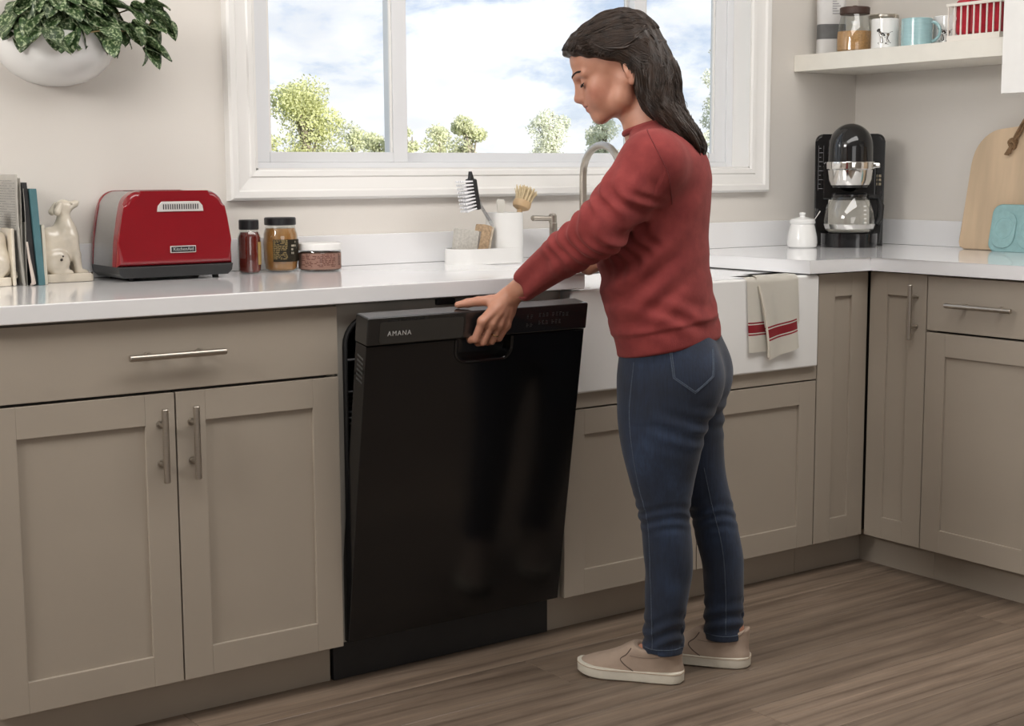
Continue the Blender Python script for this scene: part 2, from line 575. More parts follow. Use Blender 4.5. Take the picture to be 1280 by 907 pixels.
# drawer-and-doors cabinet left of the dishwasher
cab = thing('base_cabinet', 'greige base cabinet with one wide drawer over two doors, left of the dishwasher', 'cabinet', (-0.7735, 0, 0))
carcass(cab, 0.0, 0.7725, 0.60)
dr = slab_front('drawer', cab, 0.002, 0.7715, 0.7210, 0.8705)
bar_handle(dr, (0.287, -0.030, 0.7955), (0.494, -0.030, 0.7955), (0, 1, 0))
d1 = shaker_door(cab, 0.002, 0.3895, ZB, ZT)
bar_handle(d1, (0.3565, -0.030, 0.535), (0.3565, -0.030, 0.687), (0, 1, 0))
d2 = shaker_door(cab, 0.3928, 0.7715, ZB, ZT)
bar_handle(d2, (0.4245, -0.030, 0.535), (0.4245, -0.030, 0.687), (0, 1, 0))

# sink cabinet
scab = thing('sink_cabinet', 'greige sink cabinet with two short doors under the farmhouse sink', 'cabinet', (0.6226, 0, 0))
SW = 0.8945
carcass(scab, 0.0, SW, 0.60, z1=0.600)
to_obj('top_rail', box(0.002, SW - 0.002, 0.0, 0.02, 0.5785, 0.6145, 0.0012), M_CAB, scab)
for a in (0, SW - 0.006):
    to_obj('side_panel', box(a, a + 0.006, 0.0215, 0.60, 0.601, ZCB - 0.001), M_CAB, scab)
d1 = shaker_door(scab, 0.002, SW / 2 - 0.0015, ZB, 0.5745)
bar_handle(d1, (SW / 2 - 0.034, -0.030, 0.405), (SW / 2 - 0.034, -0.030, 0.553), (0, 1, 0))
d2 = shaker_door(scab, SW / 2 + 0.0015, SW - 0.002, ZB, 0.5745)
bar_handle(d2, (SW / 2 + 0.034, -0.030, 0.405), (SW / 2 + 0.034, -0.030, 0.553), (0, 1, 0))

# narrow fixed shaker panel between the sink cabinet and the corner
fil = thing('corner_filler_cabinet', 'narrow tall greige panel without a handle between sink cabinet and inside corner', 'cabinet', (1.5185, 0, 0))
shaker_door(fil, 0.0015, 0.2035, ZB, 0.8725, st=0.066, name='door')
bm = new_bm()
bm_box(bm, 0.0, 0.018, 0.0215, 0.60, 0.10, ZCB - 0.001)
bm_box(bm, 0.018, 0.207, 0.0215, 0.04, 0.10, ZCB - 0.001)
to_obj('body', bm, M_CAB, fil)
to_obj('toe_kick', box(0.0, 0.2780, 0.07, 0.086, 0.0, 0.10), M_KICK, fil)
to_obj('corner_gap_block', box(0.19, 0.27, 0.042, 0.060, 0.10, ZCB - 0.001), M_GAPSHADE, fil)  # dark block added to close the corner and keep its gap in shade

# cabinets of the right run face the opposite way round: local x runs towards the camera
XF = 1.727
nar = thing('base_cabinet', 'narrow greige cabinet with one full-height door and vertical bar, at inside corner', 'cabinet', (XF, -0.003, 0), -PI / 2)
carcass(nar, 0.0, 0.2030, 0.60, kick=False)
d1 = shaker_door(nar, 0.0015, 0.2015, ZB, 0.8725, st=0.063)
bar_handle(d1, (0.168, -0.030, 0.692), (0.168, -0.030, 0.845), (0, 1, 0))
to_obj('toe_kick', box(-0.074, 0.2030, 0.07, 0.086, 0.0, 0.10), M_KICK, nar)
rc = thing('base_cabinet', 'greige cabinet with a drawer over one tall door, beside the narrow corner cabinet', 'cabinet', (XF, -0.2065, 0), -PI / 2)
carcass(rc, 0.0, 0.3965, 0.60)
dr = slab_front('drawer', rc, 0.0015, 0.395, 0.7210, 0.8705)
bar_handle(dr, (0.083, -0.030, 0.7955), (0.292, -0.030, 0.7955), (0, 1, 0))
d1 = shaker_door(rc, 0.0015, 0.395, ZB, ZT)
bar_handle(d1, (0.366, -0.030, 0.535), (0.366, -0.030, 0.687), (0, 1, 0))

# ------------------------------------------------------------------ worktop
ct = thing('countertop', 'white quartz worktop running in an L around the farmhouse sink', 'countertop', (0, 0, ZCB))
poly = [(-0.785, -0.025), (0.668, -0.025), (0.668, 0.43), (1.455, 0.43), (1.455, -0.025), (1.702, -0.025), (1.702, -0.63), (XW - 0.001, -0.63), (XW - 0.001, YW - 0.001), (-0.785, YW - 0.001)]
to_obj('slab', prism(poly, (0, 0, 0), (1, 0, 0), (0, 1, 0), 0.037, 0.0035, 3), M_QUARTZ, ct)
tag(to_obj('backsplash', box(-0.785, XW - 0.021, YW - 0.020, YW - 0.001, ZCB + 0.0372, ZCB + 0.1195, 0.002), M_QUARTZ), 'low white quartz upstand along the wall under the window', 'backsplash')
tag(to_obj('backsplash', box(XW - 0.020, XW - 0.001, -0.63, YW - 0.001, ZCB + 0.0372, ZCB + 0.1195, 0.002), M_QUARTZ), 'low white quartz upstand on the wall behind the cutting board', 'backsplash')
ZK = ZCB + 0.037

# ------------------------------------------------------------------ farmhouse sink
sk = thing('farmhouse_sink', 'white apron-front farmhouse sink set into the worktop', 'sink', (0.634, 0, 0.616))
bm = new_bm()
r = bmesh.ops.create_cube(bm, size=1.0, matrix=Matrix.Translation((0.436, 0.2125, 0.129)) @ Matrix.Diagonal((0.872, 0.455, 0.258, 1)))
top = max(bm.faces, key=lambda f: f.calc_center_median().z)
bmesh.ops.inset_region(bm, faces=[top], thickness=0.028)
ex = bmesh.ops.extrude_face_region(bm, geom=[top])
vs = [g for g in ex['geom'] if isinstance(g, bmesh.types.BMVert)]
bmesh.ops.translate(bm, vec=(0, 0, -0.225), verts=vs)
bmesh.ops.delete(bm, geom=[top], context='FACES_ONLY') if top.is_valid and False else None
cen = Vector((0.436, 0.2125, 0))
for v in vs:
    v.co.x = cen.x + (v.co.x - cen.x) * 0.975; v.co.y = cen.y + (v.co.y - cen.y) * 0.95
bmesh.ops.bevel(bm, geom=list(bm.edges), offset=0.007, segments=3, profile=0.5, affect='EDGES')
to_obj('basin', bm, M_PORC, sk, angle=50)
to_obj('drain', lathe([(0, 0.034), (0.045, 0.034), (0.045, 0.038), (0.03, 0.040), (0, 0.039)], 0.436, 0.25), M_STEEL, sk)

# ------------------------------------------------------------------ faucet
fa = thing('faucet', 'brushed nickel gooseneck faucet behind the sink', 'faucet', (1.095, 0.525, ZK))
to_obj('base', lathe([(0, 0), (0.027, 0), (0.027, 0.006), (0.020, 0.012), (0.017, 0.05), (0.014, 0.06), (0, 0.06)]), M_STEEL, fa)
pts = [(0, 0, 0.03), (0, 0, 0.12), (0, 0, 0.235)]
for i in range(1, 13):
    a = PI * i / 12
    pts.append((0.0, -0.085 + 0.085 * math.cos(a), 0.235 + 0.085 * math.sin(a)))
pts += [(0.0, -0.17, 0.20)]
to_obj('spout', tube(pts, 0.0105, 16), M_STEEL, fa)
to_obj('spray_head', tube([(0, -0.17, 0.205), (0, -0.17, 0.20), (0, -0.17, 0.13), (0, -0.17, 0.125)], [0.012, 0.0145, 0.0155, 0.012], 16), M_STEEL, fa)
fh = thing('tap_lever', 'brushed nickel tap lever on a short post beside the faucet', 'tap', (0.985, 0.525, ZK))
to_obj('post', lathe([(0, 0), (0.020, 0), (0.020, 0.005), (0.011, 0.010), (0.0095, 0.10), (0.0115, 0.103), (0.0115, 0.122), (0.008, 0.127), (0, 0.128)], seg=24), M_STEEL, fh)
to_obj('lever', tube([(0.004, 0, 0.1135), (-0.005, 0, 0.1135), (-0.066, 0.006, 0.1155), (-0.069, 0.006, 0.1155)], [0.007, 0.0072, 0.0085, 0.006], 14), M_STEEL, fh)
to_obj('side_post', tube([(0.018, 0.012, 0), (0.018, 0.012, 0.10)], 0.006, 12), M_STEEL, fh)

# ================================================================== DISHWASHER
dw = thing('dishwasher', 'black built-in dishwasher with its door tipped slightly open', 'dishwasher', (0.0, 0, 0))
bm = new_bm()   # tub shell behind the door
bm_box(bm, 0.012, 0.018, 0.03, 0.58, 0.105, 0.862)
bm_box(bm, 0.604, 0.610, 0.03, 0.58, 0.105, 0.862)
bm_box(bm, 0.018, 0.604, 0.03, 0.58, 0.105, 0.112)
bm_box(bm, 0.018, 0.604, 0.03, 0.58, 0.855, 0.862)
bm_box(bm, 0.018, 0.604, 0.574, 0.58, 0.112, 0.855)
to_obj('tub', bm, M_BLACKM, dw)
# front flange with a round-cornered opening
fl = new_bm()
outer = [(0.004, 0.104), (0.618, 0.104), (0.618, 0.872), (0.004, 0.872)]
inner = round_rect(0.574, 0.690, 0.06, 7, 0.311, 0.495)
def ring_plate(bm, outer, inner, y0, y1):
    """flat plate with a hole: outer is a rectangle (x,z), inner a loop that starts at its right-top corner arc"""
    n = len(inner)
    q = n // 4
    oc = [outer[2], outer[3], outer[0], outer[1]]
    ov = [[bm.verts.new((x, y, z)) for x, z in oc] for y in (y0, y1)]
    iv = [[bm.verts.new((x, y, z)) for x, z in inner] for y in (y0, y1)]
    for s in (0, 1):
        for k in range(4):
            seg = [iv[s][k * q + i] for i in range(q)]
            for i in range(q - 1):
                bm.faces.new((ov[s][k], seg[i], seg[i + 1]))
            a = seg[-1]; b2 = iv[s][((k + 1) * q) % n]
            bm.faces.new((ov[s][k], a, b2, ov[s][(k + 1) % 4]))
    for i in range(n):
        j = (i + 1) % n
        bm.faces.new((iv[0][i], iv[0][j], iv[1][j], iv[1][i]))
    for k in range(4):
        j = (k + 1) % 4
        bm.faces.new((ov[0][k], ov[0][j], ov[1][j], ov[1][k]))
    return bm
to_obj('front_flange', ring_plate(fl, outer, inner, 0.016, 0.032), M_TUB, dw)
to_obj('gasket', tube([(x, 0.014, z) for x, z in round_rect(0.576, 0.692, 0.061, 7, 0.311, 0.495)], 0.006, 8, closed=True), M_BLACKM, dw)
# racks of wire
def rack(z0, z1, y0, y1):
    bm = new_bm()
    xs = [0.034 + 0.0435 * i for i in range(13)]
    for x in xs:
        bm_tube(bm, [(x, y0, z1), (x, y0, z0), (x, y1, z0), (x, y1, z1)], 0.0024, 6)
    for z in (z0, (z0 + z1) / 2, z1):
        bm_tube(bm, [(xs[0], y0, z), (xs[-1], y0, z), (xs[-1], y1, z), (xs[0], y1, z)], 0.003, 6, closed=True)
    k = 8
    for i in range(k):
        yy = y0 + (y1 - y0) * i / (k - 1)
        bm_tube(bm, [(xs[0], yy, z1), (xs[0], yy, z0), (xs[-1], yy, z0), (xs[-1], yy, z1)], 0.0024, 6)
    return bm
to_obj('upper_rack', rack(0.60, 0.745, 0.035, 0.53), M_RACK, dw)
to_obj('lower_rack', rack(0.19, 0.36, 0.035, 0.53), M_RACK, dw)
to_obj('strike', box(0.262, 0.312, 0.006, 0.020, 0.858, 0.871, 0.002), M_BLACKM, dw)
kp = to_obj('kick_panel', box(0.004, 0.618, 0.062, 0.078, 0.0, 0.098, 0.002), M_BLACKM, dw)
# the tilted door
TILT = R(8.7)
door = to_obj('door', None or (lambda: (
    prism([(0.010, 0.006), (0.604, 0.006), (0.604, 0.698),
           (0.392, 0.698)] + [(0.392 - 0.028 + 0.028 * math.cos(a), 0.672 - 0.026 * math.sin(a)) for a in [R(90) * i / 6 for i in range(7)]] +
          [(0.242 + 0.028 - 0.028 * math.sin(a), 0.672 - 0.026 * math.cos(a)) for a in [R(90) * i / 6 for i in range(7)]] +
          [(0.242, 0.698), (0.010, 0.698)], (0, 0.048, 0), (1, 0, 0), (0, 0, 1), 0.048, 0.003, 3)))(), M_BLACKG, dw)
door.location = (0, 0, 0.10)
door.rotation_euler = (TILT, 0, 0)
# console
con = new_bm()
bm_box(con, 0.008, 0.606, -0.004, 0.050, 0.6995, 0.762, 0.004, 3)
to_obj('console', con, M_BLACKC, door)
to_obj('console_window', prism(round_rect(0.215, 0.048, 0.006, 4, 0.1455, 0.7275), (0, -0.0040, 0), (1, 0, 0), (0, 0, 1), 0.0012), mat('smoked_console_window', (0.030, 0.030, 0.028), 0.12, noise=0.05, coat=0.5), door)
bm = new_bm()
for i in range(11):
    bm_box(bm, 0.056 + i * 0.0095, 0.063 + i * 0.0095, -0.0046, -0.003, 0.7525, 0.7555)
to_obj('vent_slots', bm, mat('slot_black', (0.002, 0.002, 0.002), 0.8, noise=0.1), door)
to_obj('pocket_handle', box(0.236, 0.398, 0.030, 0.047, 0.640, 0.699, 0.002), M_BLACKC, door)
rim = [(0.241, -0.001, 0.697)] + [(0.241 + 0.029 - 0.029 * math.cos(a), -0.001, 0.671 - 0.027 * math.sin(a)) for a in [R(90) * i / 6 for i in range(7)]] + [(0.393 - 0.029 + 0.029 * math.sin(a), -0.001, 0.671 - 0.027 * math.cos(a)) for a in [R(90) * i / 6 for i in range(7)]] + [(0.393, -0.001, 0.697)]
to_obj('pocket_rim', tube(rim, 0.0042, 10), M_BLACKG, door)
to_obj('door_liner', box(0.016, 0.598, 0.0482, 0.056, 0.06, 0.688, 0.002), mat('liner_steel', (0.45, 0.45, 0.45), 0.3, 0.9, noise=0.05), door)
bm = new_bm()
for i in range(6):
    z = 0.612 + i * 0.0105
    bm_prism(bm, [(0, 0), (0.026, 0.006), (0.026, 0.0105), (0, 0.0045)], (0.0094, 0.010, z), (0, 1, 0), (0, 0, 1), 0.0012)
to_obj('side_vents', bm, mat('vent_grey', (0.05, 0.05, 0.05), 0.4, noise=0.1), door)
lettering('logo', 'AMANA', 0.0150, frame_m((0.087, -0.0058, 0.7245), (1, 0, 0), (0, 0, 1)), M_PRINT, door, spacing=1.22)
bm = new_bm()   # tiny printed marks of the touch controls
rr = random.Random(3)
for (x, n, zz) in ((0.428, 2, 0.742), (0.428, 2, 0.722), (0.462, 3, 0.744), (0.462, 3, 0.726), (0.500, 3, 0.744), (0.500, 3, 0.726), (0.530, 2, 0.742)):
    for i in range(n):
        for k in range(3):
            w = rr.uniform(0.003, 0.0075)
            bm_box(bm, x + i * 0.0105, x + i * 0.0105 + w, -0.0045, -0.0041, zz - k * 0.0036, zz - k * 0.0036 + 0.0016)
to_obj('control_marks', bm, M_PRINTD, door)

# ================================================================== SOLID MODELLING (signed distance -> mesh)
def smin(a, b, k):
    if k <= 0:
        return np.minimum(a, b)
    h = np.maximum(k - np.abs(a - b), 0) / k
    return np.minimum(a, b) - h * h * k * 0.25

class Field:
    def __init__(s, lo, hi, h):
        s.lo = np.array(lo, float); s.h = h
        s.n = np.ceil((np.array(hi) - s.lo) / h).astype(int) + 1
        s.f = np.full(s.n, 0.2, np.float32)
        s.ax = [(s.lo[i] + h * np.arange(s.n[i])).astype(np.float32) for i in range(3)]
    def win(s, lo, hi):
        a = np.maximum(np.floor((np.array(lo) - s.lo) / s.h).astype(int), 0)
        b = np.minimum(np.ceil((np.array(hi) - s.lo) / s.h).astype(int) + 1, s.n)
        sl = tuple(slice(a[i], b[i]) for i in range(3))
        g = (s.ax[0][sl[0]][:, None, None], s.ax[1][sl[1]][None, :, None], s.ax[2][sl[2]][None, None, :])
        return sl, g
    def add(s, fn, lo, hi, k=0.0):
        m = max(k, 0.012) + s.h
        sl, g = s.win(np.array(lo) - m, np.array(hi) + m)
        if 0 in s.f[sl].shape: return
        s.f[sl] = smin(s.f[sl], fn(*g), k)
    def sub(s, fn, lo, hi, k=0.0):
        m = max(k, 0.012) + s.h
        sl, g = s.win(np.array(lo) - m, np.array(hi) + m)
        if 0 in s.f[sl].shape: return
        s.f[sl] = -smin(-s.f[sl], fn(*g), k)
    def disp(s, fn, lo, hi):
        sl, g = s.win(lo, hi)
        if 0 in s.f[sl].shape: return
        s.f[sl] = s.f[sl] + fn(*g)
    # primitives -----------------------------------------------------
    def cone(s, a, b, ra, rb, k=0.0, sq=None, op='add'):
        a = np.array(a, float); b = np.array(b, float)
        r = max(ra, rb) * 1.5
        lo = np.minimum(a, b) - r; hi = np.maximum(a, b) + r
        d = b - a; L2 = float(d @ d) + 1e-12
        def fn(x, y, z):
            t = np.clip(((x - a[0]) * d[0] + (y - a[1]) * d[1] + (z - a[2]) * d[2]) / L2, 0, 1)
            q = np.sqrt((x - a[0] - t * d[0]) ** 2 + (y - a[1] - t * d[1]) ** 2 + (z - a[2] - t * d[2]) ** 2)
            return q - (ra + (rb - ra) * t)
        getattr(s, op)(fn, lo, hi, k)
    def chain(s, pts, rad, k=0.0, op='add'):
        for i in range(len(pts) - 1):
            s.cone(pts[i], pts[i + 1], rad[i], rad[i + 1], k if i == 0 else min(k, 0.004) if k else 0.004, op=op)
    def ell(s, c, r, k=0.0, rot=None, op='add'):
        c = np.array(c, float); r = np.array(r, float)
        m = r.max()
        Rm = np.eye(3) if rot is None else np.array(rot)   # rows are the local axes
        def fn(x, y, z):
            px, py, pz = x - c[0], y - c[1], z - c[2]
            q = [Rm[i][0] * px + Rm[i][1] * py + Rm[i][2] * pz for i in range(3)]
            k0 = np.sqrt((q[0] / r[0]) ** 2 + (q[1] / r[1]) ** 2 + (q[2] / r[2]) ** 2)
            k1 = np.sqrt((q[0] / r[0] ** 2) ** 2 + (q[1] / r[1] ** 2) ** 2 + (q[2] / r[2] ** 2) ** 2)
            return k0 * (k0 - 1) / np.maximum(k1, 1e-6)
        getattr(s, op)(fn, c - m, c + m, k)
    def zloft(s, st, k=0.0, p=2.0):
        """st: rows (z, cx, cy, rx, ry), sorted by z; superellipse slices joined smoothly"""
        st = np.array(sorted(st), float)
        z0, z1 = st[0, 0], st[-1, 0]
        lo = (st[:, 1].min() - st[:, 3].max() - .02, st[:, 2].min() - st[:, 4].max() - .02, z0 - .01)
        hi = (st[:, 1].max() + st[:, 3].max() + .02, st[:, 2].max() + st[:, 4].max() + .02, z1 + .01)
        def fn(x, y, z):
            zz = z.ravel()
            v = [catmull(st[:, 0], st[:, i], zz).astype(np.float32)[None, None, :] for i in range(1, 5)]
            q = (np.abs((x - v[0]) / v[2]) ** p + np.abs((y - v[1]) / v[3]) ** p) ** (1 / p)
            d = (q - 1) * np.minimum(v[2], v[3])
            return np.maximum(d, np.maximum(z0 - z, z - z1))
        s.add(fn, lo, hi, k)
    # mesh ------------------------------------------------------------
    def mesh(s, name):
        f = s.f
        ins = (f < 0)
        cnt = np.zeros(np.array(f.shape) - 1, np.uint8)
        for i in (0, 1):
            for j in (0, 1):
                for k in (0, 1):
                    cnt += ins[i:f.shape[0] - 1 + i, j:f.shape[1] - 1 + j, k:f.shape[2] - 1 + k]
        act = np.flatnonzero((cnt > 0) & (cnt < 8))
        cs = cnt.shape
        I, J, K = np.unravel_index(act, cs)
        pos = np.zeros((len(act), 3)); num = np.zeros(len(act))
        corners = [(i, j, k) for i in (0, 1) for j in (0, 1) for k in (0, 1)]
        vals = {c: f[I + c[0], J + c[1], K + c[2]].astype(float) for c in corners}
        for c in corners:
            for a in range(3):
                if c[a] == 0:
                    e = list(c); e[a] = 1; e = tuple(e)
                    va, vb = vals[c], vals[e]
                    m = (va < 0) != (vb < 0)
                    t = np.where(m, va / np.where(m, va - vb, 1), 0)
                    for q in range(3):
                        pos[:, q] += np.where(m, c[q] + (t if q == a else 0), 0)
                    num += m
        pos /= num[:, None]
        P = s.lo + s.h * (np.stack([I, J, K], 1) + pos)
        quads = []
        for a in range(3):
            sl0 = [slice(1, -1)] * 3; sl1 = [slice(1, -1)] * 3
            sl0[a] = slice(0, -1); sl1[a] = slice(1, None)
            A = ins[tuple(sl0)]; B = ins[tuple(sl1)]
            idx = np.argwhere(A != B)
            if not len(idx):
                continue
            flip = A[tuple(idx.T)]
            off = np.array([1, 1, 1]); off[a] = 0
            base = idx + off
            u, v = [(1, 2), (2, 0), (0, 1)][a]
            du = np.zeros(3, int); du[u] = 1
            dv = np.zeros(3, int); dv[v] = 1
            q = []
            for o in (-du - dv, -dv, 0 * du, -du):
                c = base + o
                q.append(np.searchsorted(act, np.ravel_multi_index(c.T, cs)))
            q = np.stack(q, 1)
            q[~flip] = q[~flip][:, ::-1]
            quads.append(q)
        Q = np.concatenate(quads)
        me = bpy.data.meshes.new(name)
        me.vertices.add(len(P)); me.vertices.foreach_set('co', P.astype(np.float32).ravel())
        me.loops.add(len(Q) * 4); me.loops.foreach_set('vertex_index', Q.astype(np.int32).ravel())
        me.polygons.add(len(Q))
        me.polygons.foreach_set('loop_start', np.arange(0, len(Q) * 4, 4, dtype=np.int32))
        me.update(calc_edges=True)
        me.validate()
        return me

def catmull(xs, ys, x):
    """smooth interpolation (monotone-ish cubic Hermite)"""
    xs = np.asarray(xs); ys = np.asarray(ys)
    h = np.diff(xs); d = np.diff(ys) / h
    mm = np.zeros_like(ys)
    mm[0] = d[0]; mm[-1] = d[-1]
    if len(xs) > 2:
        mm[1:-1] = (d[:-1] * h[1:] + d[1:] * h[:-1]) / (h[1:] + h[:-1])
    x = np.clip(x, xs[0], xs[-1])
    i = np.clip(np.searchsorted(xs, x, side='right') - 1, 0, len(h) - 1)
    t = (x - xs[i]) / h[i]
    return (2 * t**3 - 3 * t**2 + 1) * ys[i] + (t**3 - 2 * t**2 + t) * h[i] * mm[i] + (-2 * t**3 + 3 * t**2) * ys[i + 1] + (t**3 - t**2) * h[i] * mm[i + 1]

# ================================================================== THINGS ON THE WORKTOP, left
M_REDF = M_RED
def toaster():
    T = thing('toaster', 'glossy red toaster with brushed metal sides and black base', 'toaster', (-0.196, 0.415, ZK))
    W2 = 0.141
    def profile(z0, inset=0.0):
        w, top = W2 - inset, 0.2055 - inset
        pts = [(-w, z0), (w, z0)]
        # right side leans in slightly, large radius shoulder
        def side(s):
            q = [(s * (w + 0.000), z0), (s * (w - 0.004), 0.09), (s * (w - 0.013), 0.145)]
            r = 0.043
            cx, cz = w - 0.018 - r, top - r
            for i in range(9):
                a = R(8 + 82 * i / 8)
                q.append((s * (cx + r * math.cos(a)), cz + r * math.sin(a)))
            return q
        rs = side(1); ls = side(-1)
        return rs + list(reversed(ls))
    p = profile(0.034)
    # axis u = +x, v = +z, extrude towards -y
    to_obj('metal_wrap', prism(p, (0, 0.165, 0), (1, 0, 0), (0, 0, 1), 0.130), mat('brushed_aluminium', (0.50, 0.50, 0.50), 0.32, 1.0, noise=0.04, nscale=40, stretch=(1, 1, 30)), T)
    fr = prism(profile(0.034, -0.0015), (0, 0.036, 0), (1, 0, 0), (0, 0, 1), 0.036)
    f = max(fr.faces, key=lambda f: -f.calc_center_median().y)
    bmesh.ops.bevel(fr, geom=list(f.edges), offset=0.013, segments=5, profile=0.5, affect='EDGES')
    to_obj('front_shell', fr, M_RED, T, angle=50)
    to_obj('back_shell', prism(profile(0.034, -0.0015), (0, 0.178, 0), (1, 0, 0), (0, 0, 1), 0.014, 0.004), M_RED, T, angle=50)
    bs = prism([(-0.142, 0.034), (-0.139, 0.018), (-0.128, 0.008), (0.128, 0.008), (0.139, 0.018), (0.142, 0.034)], (0, 0.179, 0), (1, 0, 0), (0, 0, 1), 0.180, 0.003)
    to_obj('base', bs, mat('charcoal_base_plastic', (0.022, 0.023, 0.024), 0.38, noise=0.08), T)
    for x in (-0.10, 0.108):
        for yy in (0.03, 0.15):
            to_obj('foot', lathe([(0, 0), (0.007, 0), (0.008, 0.009), (0, 0.009)], x, yy, 12), M_BLACKM, T)
    # vent plaque on the front
    vp = [(-0.057, -0.011), (0.057, -0.011), (0.055, 0.002), (0.046, 0.012), (-0.046, 0.012), (-0.055, 0.002)]
    v = to_obj('vent_plate', prism(vp, (0.012, 0.0005, 0.170), (1, 0, 0), (0, 0, 1), 0.004, 0.0015), mat('satin_silver', (0.72, 0.70, 0.68), 0.45, 0.6, noise=0.04), T)
    for i in range(16):
        to_obj('vent_slot', box(0.012 - 0.043 + i * 0.0056, 0.012 - 0.0405 + i * 0.0056, -0.0039, -0.0032, 0.164, 0.176), M_BLACKM, v)
    b = to_obj('badge', box(-0.016, 0.047, -0.0035, 0.0, 0.063, 0.079, 0.001), mat('silver_badge', (0.72, 0.70, 0.68), 0.45, 0.6, noise=0.04), T)
    to_obj('badge_field', box(-0.0142, 0.0452, -0.0039, -0.003, 0.0648, 0.0772), M_BLACKM, b)
    lettering('badge_name', 'KitchenAid', 0.0112, frame_m((0.0155, -0.0042, 0.0713), (1, 0, 0), (0, 0, 1)), M_PRINT, b, spacing=1.0)
    # slots on the top and the lever on the right end
    for yy in (0.070, 0.118):
        to_obj('bread_slot', box(-0.075, 0.075, yy - 0.012, yy + 0.012, 0.2050, 0.2062), M_BLACKM, T)
    to_obj('lever', prism(round_rect(0.032, 0.026, 0.009, 4), (0.138, 0.10, 0.105), (0, 1, 0), (0, 0, 1), 0.012, 0.003), M_BLACKM, T)
    to_obj('lever_track', box(0.134, 0.1395, 0.096, 0.104, 0.06, 0.13), M_BLACKM, T)
toaster()

def bookend_dog(face):
    """sitting hound built as one glazed casting with its base; local +x is where it looks"""
    F = Field((-0.075, -0.045, 0.012), (0.075, 0.045, 0.205), 0.0021)
    F.ell((-0.030, 0, 0.048), (0.036, 0.030, 0.034), 0.0)            # haunch
    F.ell((-0.012, 0, 0.080), (0.032, 0.026, 0.050), 0.02, rot=[[0.86, 0, 0.5], [0, 1, 0], [-0.5, 0, 0.86]])
    F.ell((0.014, 0, 0.106), (0.026, 0.024, 0.036), 0.018)           # chest
    F.cone((0.008, 0, 0.125), (0.010, 0, 0.160), 0.017, 0.0145, 0.016)  # neck
    F.ell((0.010, 0, 0.172), (0.019, 0.0165, 0.0165), 0.008)         # skull
    F.cone((0.018, 0, 0.171), (0.037, 0, 0.178), 0.0115, 0.0085, 0.006)  # muzzle
    F.ell((0.043, 0, 0.182), (0.004, 0.005, 0.004), 0.003)           # nose
    for s in (-1, 1):
        F.cone((-0.002, s * 0.015, 0.177), (-0.011, s * 0.0175, 0.160), 0.006, 0.0085, 0.005)  # ears
        F.ell((0.024, s * 0.012, 0.180), (0.0035, 0.003, 0.003), 0.002)
        F.chain([(0.022, s * 0.015, 0.10), (0.030, s * 0.015, 0.06), (0.034, s * 0.015, 0.022)], [0.014, 0.0105, 0.009], 0.012)
        F.ell((0.044, s * 0.015, 0.020), (0.014, 0.010, 0.008), 0.006)
        F.ell((-0.016, s * 0.026, 0.044), (0.028, 0.012, 0.026), 0.010, rot=[[0.8, 0, 0.6], [0, 1, 0], [-0.6, 0, 0.8]])
        F.cone((-0.022, s * 0.026, 0.021), (0.010, s * 0.027, 0.020), 0.0095, 0.0085, 0.006)
    F.chain([(-0.052, 0, 0.034), (-0.064, 0.006, 0.024), (-0.060, 0.024, 0.020)], [0.008, 0.007, 0.005], 0.006)
    return F.mesh('dog')

M_GLAZE = mat('worn_cream_glaze', (0.66, 0.60, 0.50), 0.22, noise=0.16, nscale=22, coat=0.5)
M_GLAZED = mat('chipped_glaze_dark', (0.03, 0.02, 0.015), 0.6, noise=0.2)
dog_me = bookend_dog(1)
def bookend(label, loc, rz):
    B = thing('dog_bookend', label, 'bookend', loc, rz, None)
    b = new_bm()
    bm_prism(b, round_rect(0.114, 0.078, 0.012, 4, 0.007, 0), (0, 0, 0.0), (1, 0, 0), (0, 1, 0), 0.020, 0.003)
    to_obj('base', b, M_GLAZE, B)
    to_obj('back_plate', box(-0.058, -0.050, -0.039, 0.039, 0.0, 0.128, 0.003), M_GLAZE, B)
    d = me_obj('dog', dog_me, M_GLAZE, B, angle=80)
    rr = random.Random(5)
    for (x, y_, z, r) in ((-0.012, -0.0385, 0.052, 0.0035), (0.058, -0.036, 0.0195, 0.003), (-0.05, -0.0385, 0.006, 0.003), (-0.008, -0.038, 0.060, 0.0022)):
        bm = new_bm()
        bmesh.ops.create_icosphere(bm, subdivisions=1, radius=r, matrix=Matrix.Translation((x, y_, z)))
        to_obj('glaze_chip', bm, M_GLAZED, B)
    return B
bookend('cream glazed sitting-dog bookend on the toaster side of the books', (-0.428, 0.535, ZK), 0)
bookend('cream glazed sitting-dog bookend holding the magazine end of the books', (-0.612, 0.500, ZK), PI)

M_PAGE = mat('page_edges', (0.72, 0.68, 0.60), 0.8, noise=0.08, nscale=3, stretch=(400, 1, 1))
def book(name, label, x0, th, dy, h, lean, y0, cover, soft=False, cat='book'):
    """upright book: thickness th along x, spine towards -y, leaning by lean radians to -x"""
    B = thing(name, label, cat, (x0, y0, ZK))
    B.rotation_euler = (0, -lean, 0)
    c = new_bm()
    t_ = 0.0012 if soft else 0.0025
    bm_box(c, 0, t_, 0, dy, 0, h, 0.0006, 1)
    bm_box(c, th - t_, th, 0, dy, 0, h, 0.0006, 1)
    bm_box(c, 0, th, -0.001, t_, 0, h, 0.0008, 2)
    to_obj('cover', c, cover, B)
    to_obj('pages', box(t_, th - t_, t_, dy - 0.004, 0.003, h - 0.003), M_PAGE, B)
    return B
book('book', 'tall dark charcoal book between magazine and teal book', -0.5250, 0.0125, 0.15, 0.228, 0.055, 0.452, mat('charcoal_cloth', (0.022, 0.021, 0.022), 0.7, noise=0.1, bump=0.1, bscale=500))
